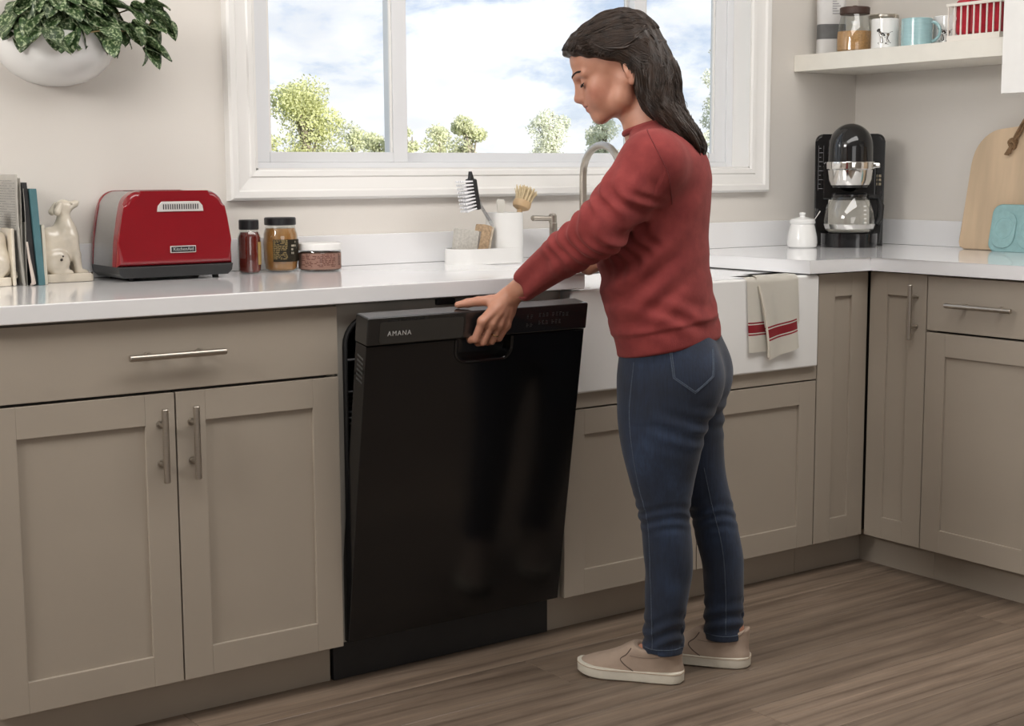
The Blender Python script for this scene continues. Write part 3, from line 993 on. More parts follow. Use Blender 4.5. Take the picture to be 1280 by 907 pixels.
book('book', 'teal cloth-bound book standing next to the dark book', -0.5110, 0.0155, 0.145, 0.214, 0.05, 0.446, mat('teal_cloth', (0.060, 0.150, 0.170), 0.7, noise=0.08, bump=0.1, bscale=500))
book('booklet', 'thin cream booklet pressed between teal book and dog bookend', -0.4950, 0.0070, 0.12, 0.134, 0.02, 0.452, mat('cream_card', (0.62, 0.58, 0.48), 0.7, noise=0.05), True)
# newspaper / magazines next to the left bookend
nw = thing('magazine', 'tall folded newspaper magazine standing behind the left dog bookend', 'magazine', (-0.5395, 0.447, ZK))
M_NEWS = mat('newsprint', (0.70, 0.68, 0.64), 0.85, noise=0.06, nscale=30)
bm = new_bm()
for i, (dx, hh, dy, lean) in enumerate(((0.0, 0.246, 0.17, 0.034), (0.004, 0.238, 0.165, 0.036), (0.008, 0.215, 0.15, 0.03))):
    q = new_bm()
    a = [q.verts.new((dx - math.tan(lean) * z - 0.004 * math.sin(z * 14 + i), y_, z)) for z in np.linspace(0, hh, 10) for y_ in (0.0, dy)]
    for k in range(9):
        q.faces.new((a[2 * k], a[2 * k + 1], a[2 * k + 3], a[2 * k + 2]))
    bmesh.ops.solidify(q, geom=list(q.faces), thickness=0.0022)
    tmp = bpy.data.meshes.new('x'); q.to_mesh(tmp); q.free(); bm.from_mesh(tmp); bpy.data.meshes.remove(tmp)
to_obj('sheets', bm, M_NEWS, nw, angle=40)
bm = new_bm()   # folded soft corner that curls out at the bottom
bm_tube(bm, [(0.007, -0.002, 0.098), (0.010, -0.003, 0.06), (0.015, -0.006, 0.02), (0.017, -0.004, 0.006), (0.014, 0.004, 0.002)], [0.002, 0.003, 0.0042, 0.005, 0.003], 8)
to_obj('curled_fold', bm, mat('pinkish_newsprint', (0.52, 0.45, 0.40), 0.85, noise=0.05), nw)
bm = new_bm()
rr = random.Random(2)
for i in range(20):
    z = 0.232 - i * 0.0058
    y_ = 0.012
    while y_ < 0.155:
        w = rr.uniform(0.006, 0.02)
        if rr.random() < 0.9:
            x = -math.tan(0.034) * z - 0.004 * math.sin(z * 14) - 0.0028
            bm_box(bm, x - 0.0002, x, y_, y_ + w, z, z + 0.0012)
        y_ += w + 0.003
to_obj('printed_lines', bm, mat('grey_ink', (0.36, 0.35, 0.34), 0.8, noise=0.05), nw, smooth=False)

# ------------------------------------------------------------------ jars
def jar_label(parent, name, r, z0, z1, a0, a1, m, n=14):
    bm = new_bm()
    va = []
    for i in range(n + 1):
        a = a0 + (a1 - a0) * i / n
        va.append((bm.verts.new((r * math.cos(a), r * math.sin(a), z0)), bm.verts.new((r * math.cos(a), r * math.sin(a), z1))))
    for i in range(n):
        bm.faces.new((va[i][0], va[i + 1][0], va[i + 1][1], va[i][1]))
    bmesh.ops.solidify(bm, geom=list(bm.faces), thickness=0.0003)
    return to_obj(name, bm, m, parent)
def label_print(parent, r, z0, z1, a0, a1, m, seed, rowh=0.0032, fill=0.85, name='printed_text'):
    rr = random.Random(seed)
    bm = new_bm()
    z = z1
    while z - rowh > z0:
        a = a0
        while a < a1 - 0.04:
            w = rr.uniform(0.05, 0.22)
            if rr.random() < fill:
                b2 = min(a + w, a1)
                k = 3
                vv = [(bm.verts.new((r * math.cos(a + (b2 - a) * i / k), r * math.sin(a + (b2 - a) * i / k), z - rowh * 0.55)), bm.verts.new((r * math.cos(a + (b2 - a) * i / k), r * math.sin(a + (b2 - a) * i / k), z))) for i in range(k + 1)]
                for i in range(k):
                    bm.faces.new((vv[i][0], vv[i + 1][0], vv[i + 1][1], vv[i][1]))
            a += w + 0.05
        z -= rowh
    return to_obj(name, bm, m, parent, smooth=False)
VIEW = math.atan2(-3.3, -1.7)      # compass direction from the worktop to the middle of the room
M_BLID = mat('black_metal_lid', (0.012, 0.012, 0.014), 0.35, noise=0.1)

J = thing('sauce_bottle', 'small square-shouldered bottle of dark red sauce with black cap', 'bottle', (0.031, 0.505, ZK))
to_obj('glass', lathe([(0, 0), (0.024, 0), (0.0275, 0.004), (0.0285, 0.02), (0.0285, 0.088), (0.026, 0.098), (0.0225, 0.104), (0.0225, 0.110), (0, 0.110)], seg=32), M_JARGL, J)
to_obj('sauce', lathe([(0, 0.003), (0.023, 0.003), (0.0265, 0.007), (0.0272, 0.02), (0.0272, 0.088), (0.0215, 0.102), (0, 0.102)], seg=32), mat('dark_red_sauce', (0.14, 0.014, 0.008), 0.25, noise=0.15, nscale=30, coat=0.4), J)
to_obj('cap', lathe([(0, 0.108), (0.0235, 0.108), (0.0245, 0.110), (0.0245, 0.130), (0.023, 0.1325), (0, 0.1325)], seg=32), M_BLID, J)
jar_label(J, 'label', 0.0289, 0.022, 0.078, VIEW + 0.85, VIEW + 2.9, mat('cream_yellow_label', (0.65, 0.45, 0.16), 0.6, noise=0.05))

J = thing('mustard_jar', 'mustard-coloured jar with black lid and black printed label', 'jar', (0.1215, 0.515, ZK))
to_obj('glass', lathe([(0, 0), (0.034, 0), (0.039, 0.004), (0.0435, 0.03), (0.0445, 0.07), (0.042, 0.095), (0.038, 0.108), (0.036, 0.116), (0, 0.116)], seg=40), M_JARGL, J)
to_obj('contents', lathe([(0, 0.004), (0.032, 0.004), (0.0375, 0.008), (0.042, 0.03), (0.043, 0.07), (0.0405, 0.095), (0.036, 0.109), (0, 0.109)], seg=40), mat('mustard', (0.36, 0.17, 0.045), 0.35, noise=0.12, nscale=40, coat=0.3), J)
to_obj('lid', lathe([(0, 0.117), (0.0385, 0.117), (0.0395, 0.119), (0.0395, 0.1335), (0.0375, 0.136), (0, 0.136)], seg=40), M_BLID, J)
jar_label(J, 'label', 0.0449, 0.027, 0.082, VIEW - 0.42, VIEW + 1.5, mat('black_gold_label', (0.035, 0.028, 0.015), 0.5, noise=0.3, nscale=300))
label_print(J, 0.0459, 0.030, 0.080, VIEW - 0.38, VIEW + 0.40, mat('gold_print', (0.30, 0.22, 0.09), 0.5, noise=0.1), 4)
label_print(J, 0.0459, 0.034, 0.078, VIEW + 0.62, VIEW + 0.95, mat('pale_print', (0.38, 0.34, 0.26), 0.5, noise=0.1), 8, 0.009, 0.6)

J = thing('rub_jar', 'low wide jar with white lid and pink printed label', 'jar', (0.2185, 0.490, ZK))
to_obj('glass', lathe([(0, 0), (0.050, 0), (0.0535, 0.003), (0.0545, 0.012), (0.0545, 0.046), (0.052, 0.052), (0, 0.052)], seg=44), M_JARGL, J)
to_obj('contents', lathe([(0, 0.003), (0.049, 0.003), (0.0525, 0.008), (0.0525, 0.047), (0, 0.047)], seg=44), mat('dark_spice', (0.16, 0.075, 0.05), 0.7, noise=0.3, nscale=200), J)
to_obj('lid', lathe([(0, 0.053), (0.0535, 0.053), (0.0545, 0.055), (0.0545, 0.068), (0.052, 0.0705), (0, 0.0705)], seg=44), M_WHITE, J)
jar_label(J, 'label', 0.0548, 0.006, 0.045, VIEW - 1.9, VIEW + 1.3, mat('pink_label', (0.50, 0.30, 0.235), 0.6, noise=0.05))
label_print(J, 0.0557, 0.010, 0.043, VIEW - 0.95, VIEW + 0.75, mat('dark_ink', (0.20, 0.08, 0.06), 0.6, noise=0.1), 6, 0.0036, 0.72)
label_print(J, 0.0557, 0.012, 0.042, VIEW + 0.95, VIEW + 1.12, mat('dark_ink_bars', (0.10, 0.05, 0.04), 0.6, noise=0.1), 7, 0.004, 1.0)

# ================================================================== SINK CADDY
cad = thing('sink_caddy', 'white ceramic sink caddy with tall cup and low tray', 'caddy', (0.722, 0.500, ZK), 0.0)
def hollow(bm, outer, wall, z0, z1, zf):
    """walled vessel from a convex outline"""
    n = len(outer)
    cx = sum(p[0] for p in outer) / n; cy = sum(p[1] for p in outer) / n
    def inner(p):
        d = Vector((p[0] - cx, p[1] - cy)); L = d.length
        return (cx + d.x * (L - wall) / L, cy + d.y * (L - wall) / L)
    A = [bm.verts.new((x, y_, z0)) for x, y_ in outer]
    B = [bm.verts.new((x, y_, z1)) for x, y_ in outer]
    Cc = [bm.verts.new((*inner(p), z1)) for p in outer]
    D = [bm.verts.new((*inner(p), zf)) for p in outer]
    bm.faces.new(list(reversed(A))); bm.faces.new(D)
    for P, Q in ((A, B), (B, Cc), (Cc, D)):
        for i in range(n):
            j = (i + 1) % n
            bm.faces.new((P[i], P[j], Q[j], Q[i]))
    return bm
to_obj('tray', hollow(new_bm(), round_rect(0.232, 0.112, 0.050, 8, 0.009, 0), 0.006, 0.0, 0.040, 0.006), M_CERAM, cad, angle=50)
to_obj('cup', hollow(new_bm(), round_rect(0.090, 0.106, 0.040, 8, 0.077, 0), 0.005, 0.006, 0.135, 0.012), M_CERAM, cad, angle=50)
sp = thing('sponge', 'grey-white scouring sponge leaning in the caddy tray', 'sponge', (0.663, 0.497, ZK + 0.0065))
sp.rotation_euler = (0, R(8), R(-6))
to_obj('sponge_block', box(-0.036, 0.030, -0.014, 0.016, 0.003, 0.085, 0.004), mat('grey_sponge', (0.50, 0.48, 0.44), 0.95, noise=0.14, nscale=160, bump=0.6, bscale=260), sp)
to_obj('scrub_layer', box(0.0295, 0.036, -0.014, 0.016, 0.003, 0.085, 0.003), mat('grey_scrub', (0.24, 0.22, 0.20), 0.95, noise=0.2, nscale=200, bump=0.6, bscale=300), sp)
sp = thing('sponge', 'tan cork-flecked sponge leaning on the caddy cup', 'sponge', (0.705, 0.492, ZK + 0.0065))
sp.rotation_euler = (0, R(13), 0)
to_obj('sponge_block', box(-0.015, 0.012, -0.022, 0.022, 0.006, 0.098, 0.003), mat('cork_sponge', (0.42, 0.30, 0.19), 0.95, noise=0.30, nscale=130, bump=0.6, bscale=240), sp)
to_obj('scrub_layer', box(0.0118, 0.019, -0.022, 0.022, 0.006, 0.096, 0.002), mat('pale_sponge', (0.52, 0.44, 0.34), 0.95, noise=0.15, nscale=150, bump=0.4, bscale=240), sp)

# brush with black head and clear handle
br = thing('dish_brush', 'black dish brush with white bristles and a clear handle standing in the caddy', 'brush', (0.806, 0.492, ZK + 0.014))
hd = Vector((-0.125, 0.0, 0.185))
M_CLEAR = glass_mat('clear_acrylic', (0.86, 0.87, 0.88), 0.05, 0.16)
bm = new_bm()
bm_tube(bm, [(0, 0, 0), (-0.052, 0, 0.085), (-0.088, 0.004, 0.140), (-0.110, 0.004, 0.185), (-0.114, 0.004, 0.195)], [0.006, 0.0055, 0.005, 0.005, 0.004], 8)
bm_tube(bm, [(-0.064, -0.004, 0.10), (-0.085, -0.004, 0.128), (-0.100, -0.002, 0.150)], 0.004, 8)
to_obj('handle', bm, M_CLEAR, br)
bm = new_bm()
bm_box(bm, -0.006, 0.006, -0.022, 0.022, -0.042, 0.042, 0.004)
M4 = Matrix.Translation((-0.116, 0, 0.172)) @ Matrix.Rotation(R(-10), 4, 'Y')
bmesh.ops.transform(bm, matrix=M4, verts=bm.verts)
bm2 = new_bm()
bm_prism(bm2, [(-0.006, 0.038), (0.006, 0.038), (0.002, 0.062)], (0, 0.008, 0), (1, 0, 0), (0, 0, 1), 0.016)
bmesh.ops.transform(bm2, matrix=M4, verts=bm2.verts)
tmp = bpy.data.meshes.new('x'); bm2.to_mesh(tmp); bm2.free(); bm.from_mesh(tmp); bpy.data.meshes.remove(tmp)
to_obj('head', bm, M_BLACKM, br)
bm = new_bm()
for i in range(9):
    for j in range(4):
        z = -0.037 + i * 0.0092; y_ = -0.016 + j * 0.0107
        bm_tube(bm, [(-0.005, y_, z), (-0.020, y_ + 0.0006, z * 1.05), (-0.037, y_ + 0.001, z * 1.10)], [0.0022, 0.0028, 0.0034], 6)
bmesh.ops.transform(bm, matrix=M4, verts=bm.verts)
to_obj('bristles', bm, mat('white_bristle', (0.80, 0.80, 0.82), 0.6, noise=0.04), br)
to_obj('grip_end', tube([(-0.030, 0, 0.118 - 0.01), (-0.014, 0, 0.116)], [0.006, 0.004], 8), M_BLACKM, br)

st = thing('spreader', 'small translucent white plastic spreader standing in the caddy', 'utensil', (0.788, 0.505, ZK + 0.014))
to_obj('blade', prism([(-0.006, 0), (0.006, 0), (0.008, 0.10), (0.016, 0.150), (0.012, 0.156), (-0.008, 0.158), (-0.012, 0.152), (-0.006, 0.10)], (0.0, 0.001, 0), (1, 0, 0), (0, 0, 1), 0.003, 0.001), mat('milky_plastic', (0.74, 0.72, 0.66), 0.35, noise=0.03), st)

wb = thing('dish_brush', 'round wooden dish brush with pale bristles standing in the caddy', 'brush', (0.805, 0.500, ZK + 0.02))
ax_ = Vector((0.068, 0.012, 0.150)).normalized()
M_BEECH = mat('beech_wood', (0.52, 0.36, 0.20), 0.5, noise=0.12, nscale=14, stretch=(1, 1, 0.2))
def along(p, a, prof, seg=24):
    q = Vector((0, 0, 1)).rotation_difference(Vector(a)).to_matrix().to_4x4()
    return lathe(prof, seg=seg, M=Matrix.Translation(p) @ q)
to_obj('handle', along((0, 0, 0), ax_, [(0, 0), (0.0075, 0), (0.0085, 0.06), (0.0075, 0.14), (0, 0.14)]), M_BEECH, wb)
to_obj('head', along(ax_ * 0.133, ax_, [(0, 0), (0.012, 0.0), (0.023, 0.006), (0.026, 0.014), (0.0255, 0.024), (0, 0.024)]), M_BEECH, wb)
bm = new_bm()
rr = random.Random(9)
q = Vector((0, 0, 1)).rotation_difference(ax_).to_matrix()
for i in range(150):
    a = rr.uniform(0, 2 * PI); r0 = 0.0225 * math.sqrt(rr.random())
    p0 = Vector((r0 * math.cos(a), r0 * math.sin(a), 0.155))
    p1 = Vector((p0.x * 1.18, p0.y * 1.18, 0.176))
    L = rr.uniform(0.196, 0.203)
    p2 = Vector((p0.x * 1.5 + rr.uniform(-.002, .002), p0.y * 1.5 + rr.uniform(-.002, .002), L - 0.25 * r0))
    bm_tube(bm, [q @ p0, q @ p1, q @ p2], [0.0013, 0.0014, 0.0012], 4)
o = to_obj('bristles', bm, mat('tampico_bristle', (0.66, 0.54, 0.34), 0.8, noise=0.15, nscale=60), wb)

# ================================================================== RIGHT WORKTOP
sg = thing('sugar_pot', 'white ceramic sugar pot with a knobbed lid', 'pot', (1.945, 0.470, ZK))
to_obj('pot', lathe([(0, 0), (0.040, 0), (0.046, 0.004), (0.0485, 0.016), (0.047, 0.035), (0.040, 0.066), (0.0375, 0.074), (0.041, 0.079), (0.041, 0.082), (0.036, 0.083), (0, 0.083)], seg=44), M_CERAM, sg)
ld = to_obj('lid', lathe([(0.0, 0.082), (0.040, 0.082), (0.041, 0.085), (0.036, 0.091), (0.020, 0.096), (0.0095, 0.098), (0.008, 0.101), (0.0105, 0.107), (0.0095, 0.112), (0, 0.113)], seg=40), M_CERAM, sg)
spn = thing('sugar_spoon', 'small metal spoon handle sticking out of the sugar pot', 'spoon', (1.975, 0.452, ZK + 0.084))
to_obj('handle', tube([(0, 0, 0.0), (0.010, -0.008, 0.018), (0.017, -0.013, 0.032)], [0.0013, 0.0015, 0.0020], 8), M_CHROME, spn)

cf = thing('coffee_maker', 'black domed drip coffee maker with chrome basket and glass carafe', 'coffee maker', (2.128, 0.440, ZK), R(-46))
def rp(w, d, r, cx=0, cy=0, n=6): return round_rect(w, d, r, n, cx, cy)
M_CBLK = mat('black_piano_plastic', (0.008, 0.008, 0.009), 0.10, noise=0.1, coat=0.4)
to_obj('tower', prism([(-0.111, 0.0), (0.111, 0.0)] + [(0.111 - 0.024 + 0.024 * math.cos(R(a)), 0.362 - 0.024 + 0.024 * math.sin(R(a))) for a in range(0, 91, 15)] + [(-0.111 + 0.024 - 0.024 * math.sin(R(a)), 0.362 - 0.024 + 0.024 * math.cos(R(a))) for a in range(0, 91, 15)], (0, 0.1025, 0), (1, 0, 0), (0, 0, 1), 0.085, 0.010, 4), M_CBLK, cf, angle=50)
to_obj('back_plate', box(-0.066, 0.066, -0.0005, 0.0125, 0.046, 0.150, 0.003), mat('carafe_reflector_steel', (0.66, 0.64, 0.60), 0.3, 0.85, noise=0.05), cf)  # reflector plate added behind the carafe to brighten the glass
to_obj('base', prism(rp(0.178, 0.150, 0.070, 0.0, -0.040, 10), (0, 0, 0.0), (1, 0, 0), (0, 1, 0), 0.044, 0.010, 4), M_CBLK, cf, angle=50)
to_obj('hot_plate', lathe([(0, 0.044), (0.062, 0.044), (0.064, 0.047), (0, 0.048)], 0, -0.040, 40), M_BLACKM, cf)
# brew head: dome over chrome basket
dome = [(0, 0.394)] + [(0.0715 * math.sin(R(a)), 0.318 + 0.076 * math.cos(R(a))) for a in range(8, 91, 8)] + [(0.0715, 0.318), (0.0725, 0.272), (0, 0.272)]
to_obj('dome', lathe(dome, 0, -0.030, 48), M_CBLK, cf, angle=60)
bk = to_obj('filter_basket', lathe([(0, 0.272), (0.0765, 0.272), (0.0775, 0.268), (0.0765, 0.250), (0.0725, 0.246), (0.069, 0.215), (0.063, 0.198), (0.054, 0.192), (0, 0.192)], 0, -0.030, 48), M_CHROME, cf)
to_obj('basket_handle', box(0.060, 0.092, -0.060, -0.048, 0.252, 0.268, 0.004), M_CHROME, bk)
to_obj('basket_bottom', lathe([(0, 0.194), (0.060, 0.196), (0.058, 0.190), (0.030, 0.186), (0.012, 0.178), (0, 0.176)], 0, -0.030, 40), M_CBLK, cf)
bm = new_bm()
bm_box(bm, -0.085, 0.085, 0.000, 0.030, 0.150, 0.272, 0.006)
to_obj('neck', bm, M_CBLK, cf)
ca = to_obj('carafe', lathe([(0.052, 0.166), (0.055, 0.160), (0.064, 0.145), (0.076, 0.115), (0.081, 0.085), (0.078, 0.058), (0.070, 0.050), (0, 0.049)], 0, -0.040, 48), glass_mat('carafe_glass', (0.90, 0.90, 0.88), 0.01, 0.12), cf)
to_obj('carafe_lid', lathe([(0, 0.172), (0.050, 0.172), (0.056, 0.168), (0.056, 0.162), (0, 0.162)], 0, -0.040, 40), M_CBLK, ca)
to_obj('carafe_band', lathe([(0.0775, 0.058), (0.0815, 0.070), (0.0822, 0.074), (0.0805, 0.074), (0.0775, 0.062)], 0, -0.040, 48), M_CHROME, ca)
to_obj('carafe_handle', tube([(0.058, -0.005, 0.160), (0.092, 0.010, 0.158), (0.102, 0.014, 0.13), (0.100, 0.012, 0.09), (0.088, 0.004, 0.07)], [0.008, 0.010, 0.011, 0.010, 0.007], 10), M_BLACKM, ca)
bm = new_bm()
for i in range(5):
    a = -0.95
    z = 0.078 + i * 0.013
    r = 0.0822 - i * 0.0010
    bm_box(bm, r * math.cos(a) - 0.004, r * math.cos(a) + 0.004, -0.040 + r * math.sin(a) - 0.001, -0.040 + r * math.sin(a) + 0.0005, z, z + 0.003)
to_obj('carafe_marks', bm, M_WHITE, ca)
bm = new_bm()   # water gauge on the tower's left and keys on its right
for i in range(10):
    bm_box(bm, -0.098, -0.098 + (0.012 if i % 2 == 0 else 0.006), 0.0165, 0.0175, 0.185 + i * 0.0145, 0.187 + i * 0.0145)
bm_box(bm, -0.1005, -0.0995, 0.0165, 0.0175, 0.180, 0.325); bm_box(bm, -0.0845, -0.0838, 0.0165, 0.0175, 0.180, 0.325)
to_obj('water_gauge_marks', bm, mat('grey_gauge_print', (0.20, 0.20, 0.21), 0.4, noise=0.05), cf)
bm = new_bm()
for i in range(3):
    for j in range(2):
        bm_box(bm, 0.080 + j * 0.012, 0.0885 + j * 0.012, 0.0160, 0.0176, 0.196 + i * 0.013, 0.205 + i * 0.013, 0.0008, 1)
to_obj('keys', bm, mat('key_print', (0.34, 0.29, 0.20), 0.4, noise=0.1), cf)

# cutting board leaning on the right wall
LEAN = math.atan2(0.068, 0.46)
cb = thing('cutting_board', 'large pale wooden cutting board with rounded shoulders and neck leaning on the wall', 'cutting board', (2.262, -0.118, ZK))
cb.rotation_euler = (0, LEAN, 0)
hw, hb = 0.222, 0.372
out_ = [(-hw + 0.02, 0.0), (hw - 0.02, 0.0), (hw - 0.006, 0.006), (hw, 0.02), (hw - 0.012, hb - 0.11)]
def arc(cx, cz, r, a0, a1, n=8): return [(cx + r * math.cos(R(a0 + (a1 - a0) * i / n)), cz + r * math.sin(R(a0 + (a1 - a0) * i / n))) for i in range(n + 1)]
out_ += arc(hw - 0.014 - 0.105, hb - 0.105, 0.105, 10, 88)
out_ += [(0.055, hb + 0.001), (0.040, hb + 0.012), (0.034, hb + 0.035), (0.036, hb + 0.085)] + arc(0, hb + 0.085, 0.036, 20, 160, 6)
left = [(-x, z) for x, z in [(0.036, hb + 0.085), (0.034, hb + 0.035), (0.040, hb + 0.012), (0.055, hb + 0.001)]]
out_ += left + [(-x, z) for x, z in reversed(arc(hw - 0.014 - 0.105, hb - 0.105, 0.105, 10, 88))] + [(-hw + 0.012, hb - 0.11), (-hw, 0.02), (-hw + 0.006, 0.006)]
M_BOARD = mat('pale_mango_wood', (0.60, 0.45, 0.30), 0.55, noise=0.16, nscale=9, stretch=(1, 1.6, 0.22), bump=0.1, bscale=90)
# u runs along -y (towards the camera), extrusion runs towards -x
to_obj('board', prism(out_, (-0.010, 0, 0), (0, 1, 0), (0, 0, 1), 0.020, 0.004, 3), M_BOARD, cb)
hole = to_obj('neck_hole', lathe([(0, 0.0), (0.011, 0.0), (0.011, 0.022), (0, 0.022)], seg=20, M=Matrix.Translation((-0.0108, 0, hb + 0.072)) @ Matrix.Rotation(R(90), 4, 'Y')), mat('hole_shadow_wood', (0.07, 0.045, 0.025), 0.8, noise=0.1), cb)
rp_ = thing('rope_loop', 'knotted jute rope hanging through the cutting board neck', 'rope', (2.262, -0.118, ZK))
rp_.rotation_euler = (0, LEAN, 0)
def twist(bm, pts, r, strands=3, pitch=0.016):
    P = [Vector(p) for p in pts]
    # resample
    Q = []
    for i in range(len(P) - 1):
        n = max(2, int((P[i + 1] - P[i]).length / 0.0025))
        for k in range(n):
            Q.append(P[i].lerp(P[i + 1], k / n))
    Q.append(P[-1])
    for s in range(strands):
        L = 0; out = []
        for i, p in enumerate(Q):
            if i: L += (p - Q[i - 1]).length
            tg = (Q[min(i + 1, len(Q) - 1)] - Q[max(i - 1, 0)]).normalized()
            a = tg.orthogonal() if abs(tg.x) > 0.95 else tg.cross(Vector((1, 0, 0))).normalized()
            b = tg.cross(a)
            th = 2 * PI * (L / pitch + s / strands)
            out.append(p + (a * math.cos(th) + b * math.sin(th)) * r * 0.55)
        bm_tube(bm, out, r * 0.6, 6)
def smoothpts(pts, n=6):
    pts = np.array(pts, float)
    tt = np.arange(len(pts)); t2 = np.linspace(0, len(pts) - 1, (len(pts) - 1) * n + 1)
    return np.stack([catmull(tt, pts[:, i], t2) for i in range(3)], 1)
M_JUTE = mat('jute', (0.26, 0.16, 0.085), 0.9, noise=0.25, nscale=120, bump=0.4, bscale=400)
bm = new_bm()
xf_ = -0.0145
twist(bm, smoothpts([(xf_ + 0.006, 0.0, hb + 0.072), (xf_ - 0.004, 0.012, hb + 0.055), (xf_ - 0.003, 0.040, hb + 0.010), (xf_ - 0.003, 0.060, hb - 0.030), (xf_ - 0.003, 0.066, hb - 0.048)]), 0.0042)
twist(bm, smoothpts([(xf_ + 0.006, 0.002, hb + 0.070), (xf_ - 0.006, 0.004, hb + 0.05), (xf_ - 0.006, 0.030, hb + 0.000), (xf_ - 0.006, 0.056, hb - 0.04)]), 0.0042)
to_obj('cord', bm, M_JUTE, rp_)
bm = new_bm()
kn = Vector((xf_ - 0.006, 0.062, hb - 0.048))
for k in range(3):
    a0 = k * 1.0
    twist(bm, [kn + Vector((-0.007 * math.sin(2 * PI * i / 14 + a0) * (0.6 if k == 1 else 1), 0.0095 * math.cos(2 * PI * i / 14) , 0.010 * math.sin(2 * PI * i / 14) + 0.004 * (k - 1))) for i in range(15)], 0.0042)
to_obj('knot', bm, M_JUTE, rp_)
bm = new_bm()
for dy, dz in ((0.012, -0.035), (0.020, -0.034), (0.004, -0.030)):
    twist(bm, smoothpts([kn, kn + Vector((-0.001, dy * 0.5, dz * 0.5)), kn + Vector((-0.001, dy, dz))]), 0.0036)
to_obj('frayed_end', bm, M_JUTE, rp_)

# teal pot holder standing against the board
ph = thing('pot_holder', 'quilted teal pot holder propped against the cutting board', 'pot holder', (2.222, -0.125, ZK))
ph.rotation_euler = (0, R(11), 0)
M_TEAL = mat('teal_terry', (0.30, 0.50, 0.51), 0.9, noise=0.08, nscale=60, bump=0.35, bscale=500, sheen=0.3)
to_obj('pad', prism(round_rect(0.190, 0.140, 0.026, 6, 0, 0.0715), (0, 0, 0), (0, 1, 0), (0, 0, 1), 0.010, 0.004, 3), M_TEAL, ph)
to_obj('binding', tube([(0.005, y_, z) for y_, z in round_rect(0.190, 0.138, 0.026, 6, 0, 0.0715)], 0.0042, 8, closed=True), mat('teal_binding', (0.24, 0.43, 0.45), 0.8, noise=0.05), ph)
for s in (-1, 1):
    to_obj('pocket', prism(round_rect(0.080, 0.110, 0.034, 6, s * 0.046, 0.066), (-0.0050, 0, 0), (0, 1, 0), (0, 0, 1), 0.0055, 0.002), M_TEAL, ph)
    to_obj('pocket_seam', tube([(-0.0052, s * 0.046 + 0.031 * math.cos(a), 0.072 + 0.031 * math.sin(a)) for a in [2 * PI * i / 24 for i in range(24)]], 0.0016, 6, closed=True), mat('teal_thread', (0.34, 0.56, 0.57), 0.8, noise=0.05), ph)

# ================================================================== SHELF AND UPPER CABINET
ZS = 1.533
sh = thing('wall_shelf', 'thick cream floating shelf in the corner above the coffee maker', 'shelf', (2.05, 0, 1.480))
to_obj('board', box(0.0, XW - 2.05 - 0.0005, -0.200, YW - 0.0005, 0.0, 0.053, 0.002), M_SHELF, sh)
uc = thing('wall_cabinet', 'white upper wall cabinet at the end of the cream shelf', 'cabinet', (2.022, -0.202, 1.372), -PI / 2)
to_obj('body', box(0.0, 0.60, 0.021, XW - 2.022 - 0.001, 0.0, 0.75), M_WHITE, uc)
bm = new_bm()
bm_box(bm, 0.001, 0.598, 0.0, 0.0205, 0.0, 0.749, 0.002)
to_obj('door', bm, M_WHITE, uc)
bar_handle(uc.children[1], (0.56, -0.030, 0.05), (0.56, -0.030, 0.20), (0, 1, 0))

# bag
bg = thing('paper_bag', 'white paper coffee bag with a dark grey band on the shelf', 'bag', (2.150, 0.555, ZS), R(-40))
def bag_ring(w, d, r): return round_rect(w, d, r, 4)
bm = new_bm()
rr = random.Random(4)
levels = [(0.0, 0.088, 0.060), (0.004, 0.092, 0.064), (0.05, 0.092, 0.064), (0.0505, 0.0925, 0.0645), (0.098, 0.091, 0.062), (0.0985, 0.0905, 0.0615), (0.14, 0.090, 0.056), (0.185, 0.092, 0.036), (0.225, 0.094, 0.014), (0.245, 0.094, 0.006)]
rings = []
for z, w, d in levels:
    rings.append([bm.verts.new((x + 0.0012 * math.sin(31 * z + 9 * x), y_ + 0.0018 * math.sin(57 * z + 40 * x), z)) for x, y_ in round_rect(w, d, min(w, d) * 0.32, 4)])
n = len(rings[0])
for li, (a, b_) in enumerate(zip(rings[:-1], rings[1:])):
    for i in range(n):
        j = (i + 1) % n
        f = bm.faces.new((a[i], a[j], b_[j], b_[i]))
        f.material_index = 1 if li in (3,) else 0
bm.faces.new(list(reversed(rings[0]))); bm.faces.new(rings[-1])
M_BAG = mat('white_bag_paper', (0.62, 0.61, 0.60), 0.6, noise=0.05, nscale=12, bump=0.2, bscale=40)
M_BAGB = mat('grey_bag_band', (0.12, 0.12, 0.12), 0.6, noise=0.15, nscale=30)
to_obj('bag', bm, [M_BAG, M_BAGB], bg, angle=60)
bm = new_bm()
for i in range(8):
    z = 0.130 + i * 0.008
    bm_box(bm, 0.0, 0.026 - (i % 3) * 0.006, -0.0325 + i * 0.0018, -0.0300 + i * 0.0018, z, z + 0.003)
to_obj('printed_text', bm, mat('grey_bag_print', (0.34, 0.34, 0.34), 0.7, noise=0.05), bg)

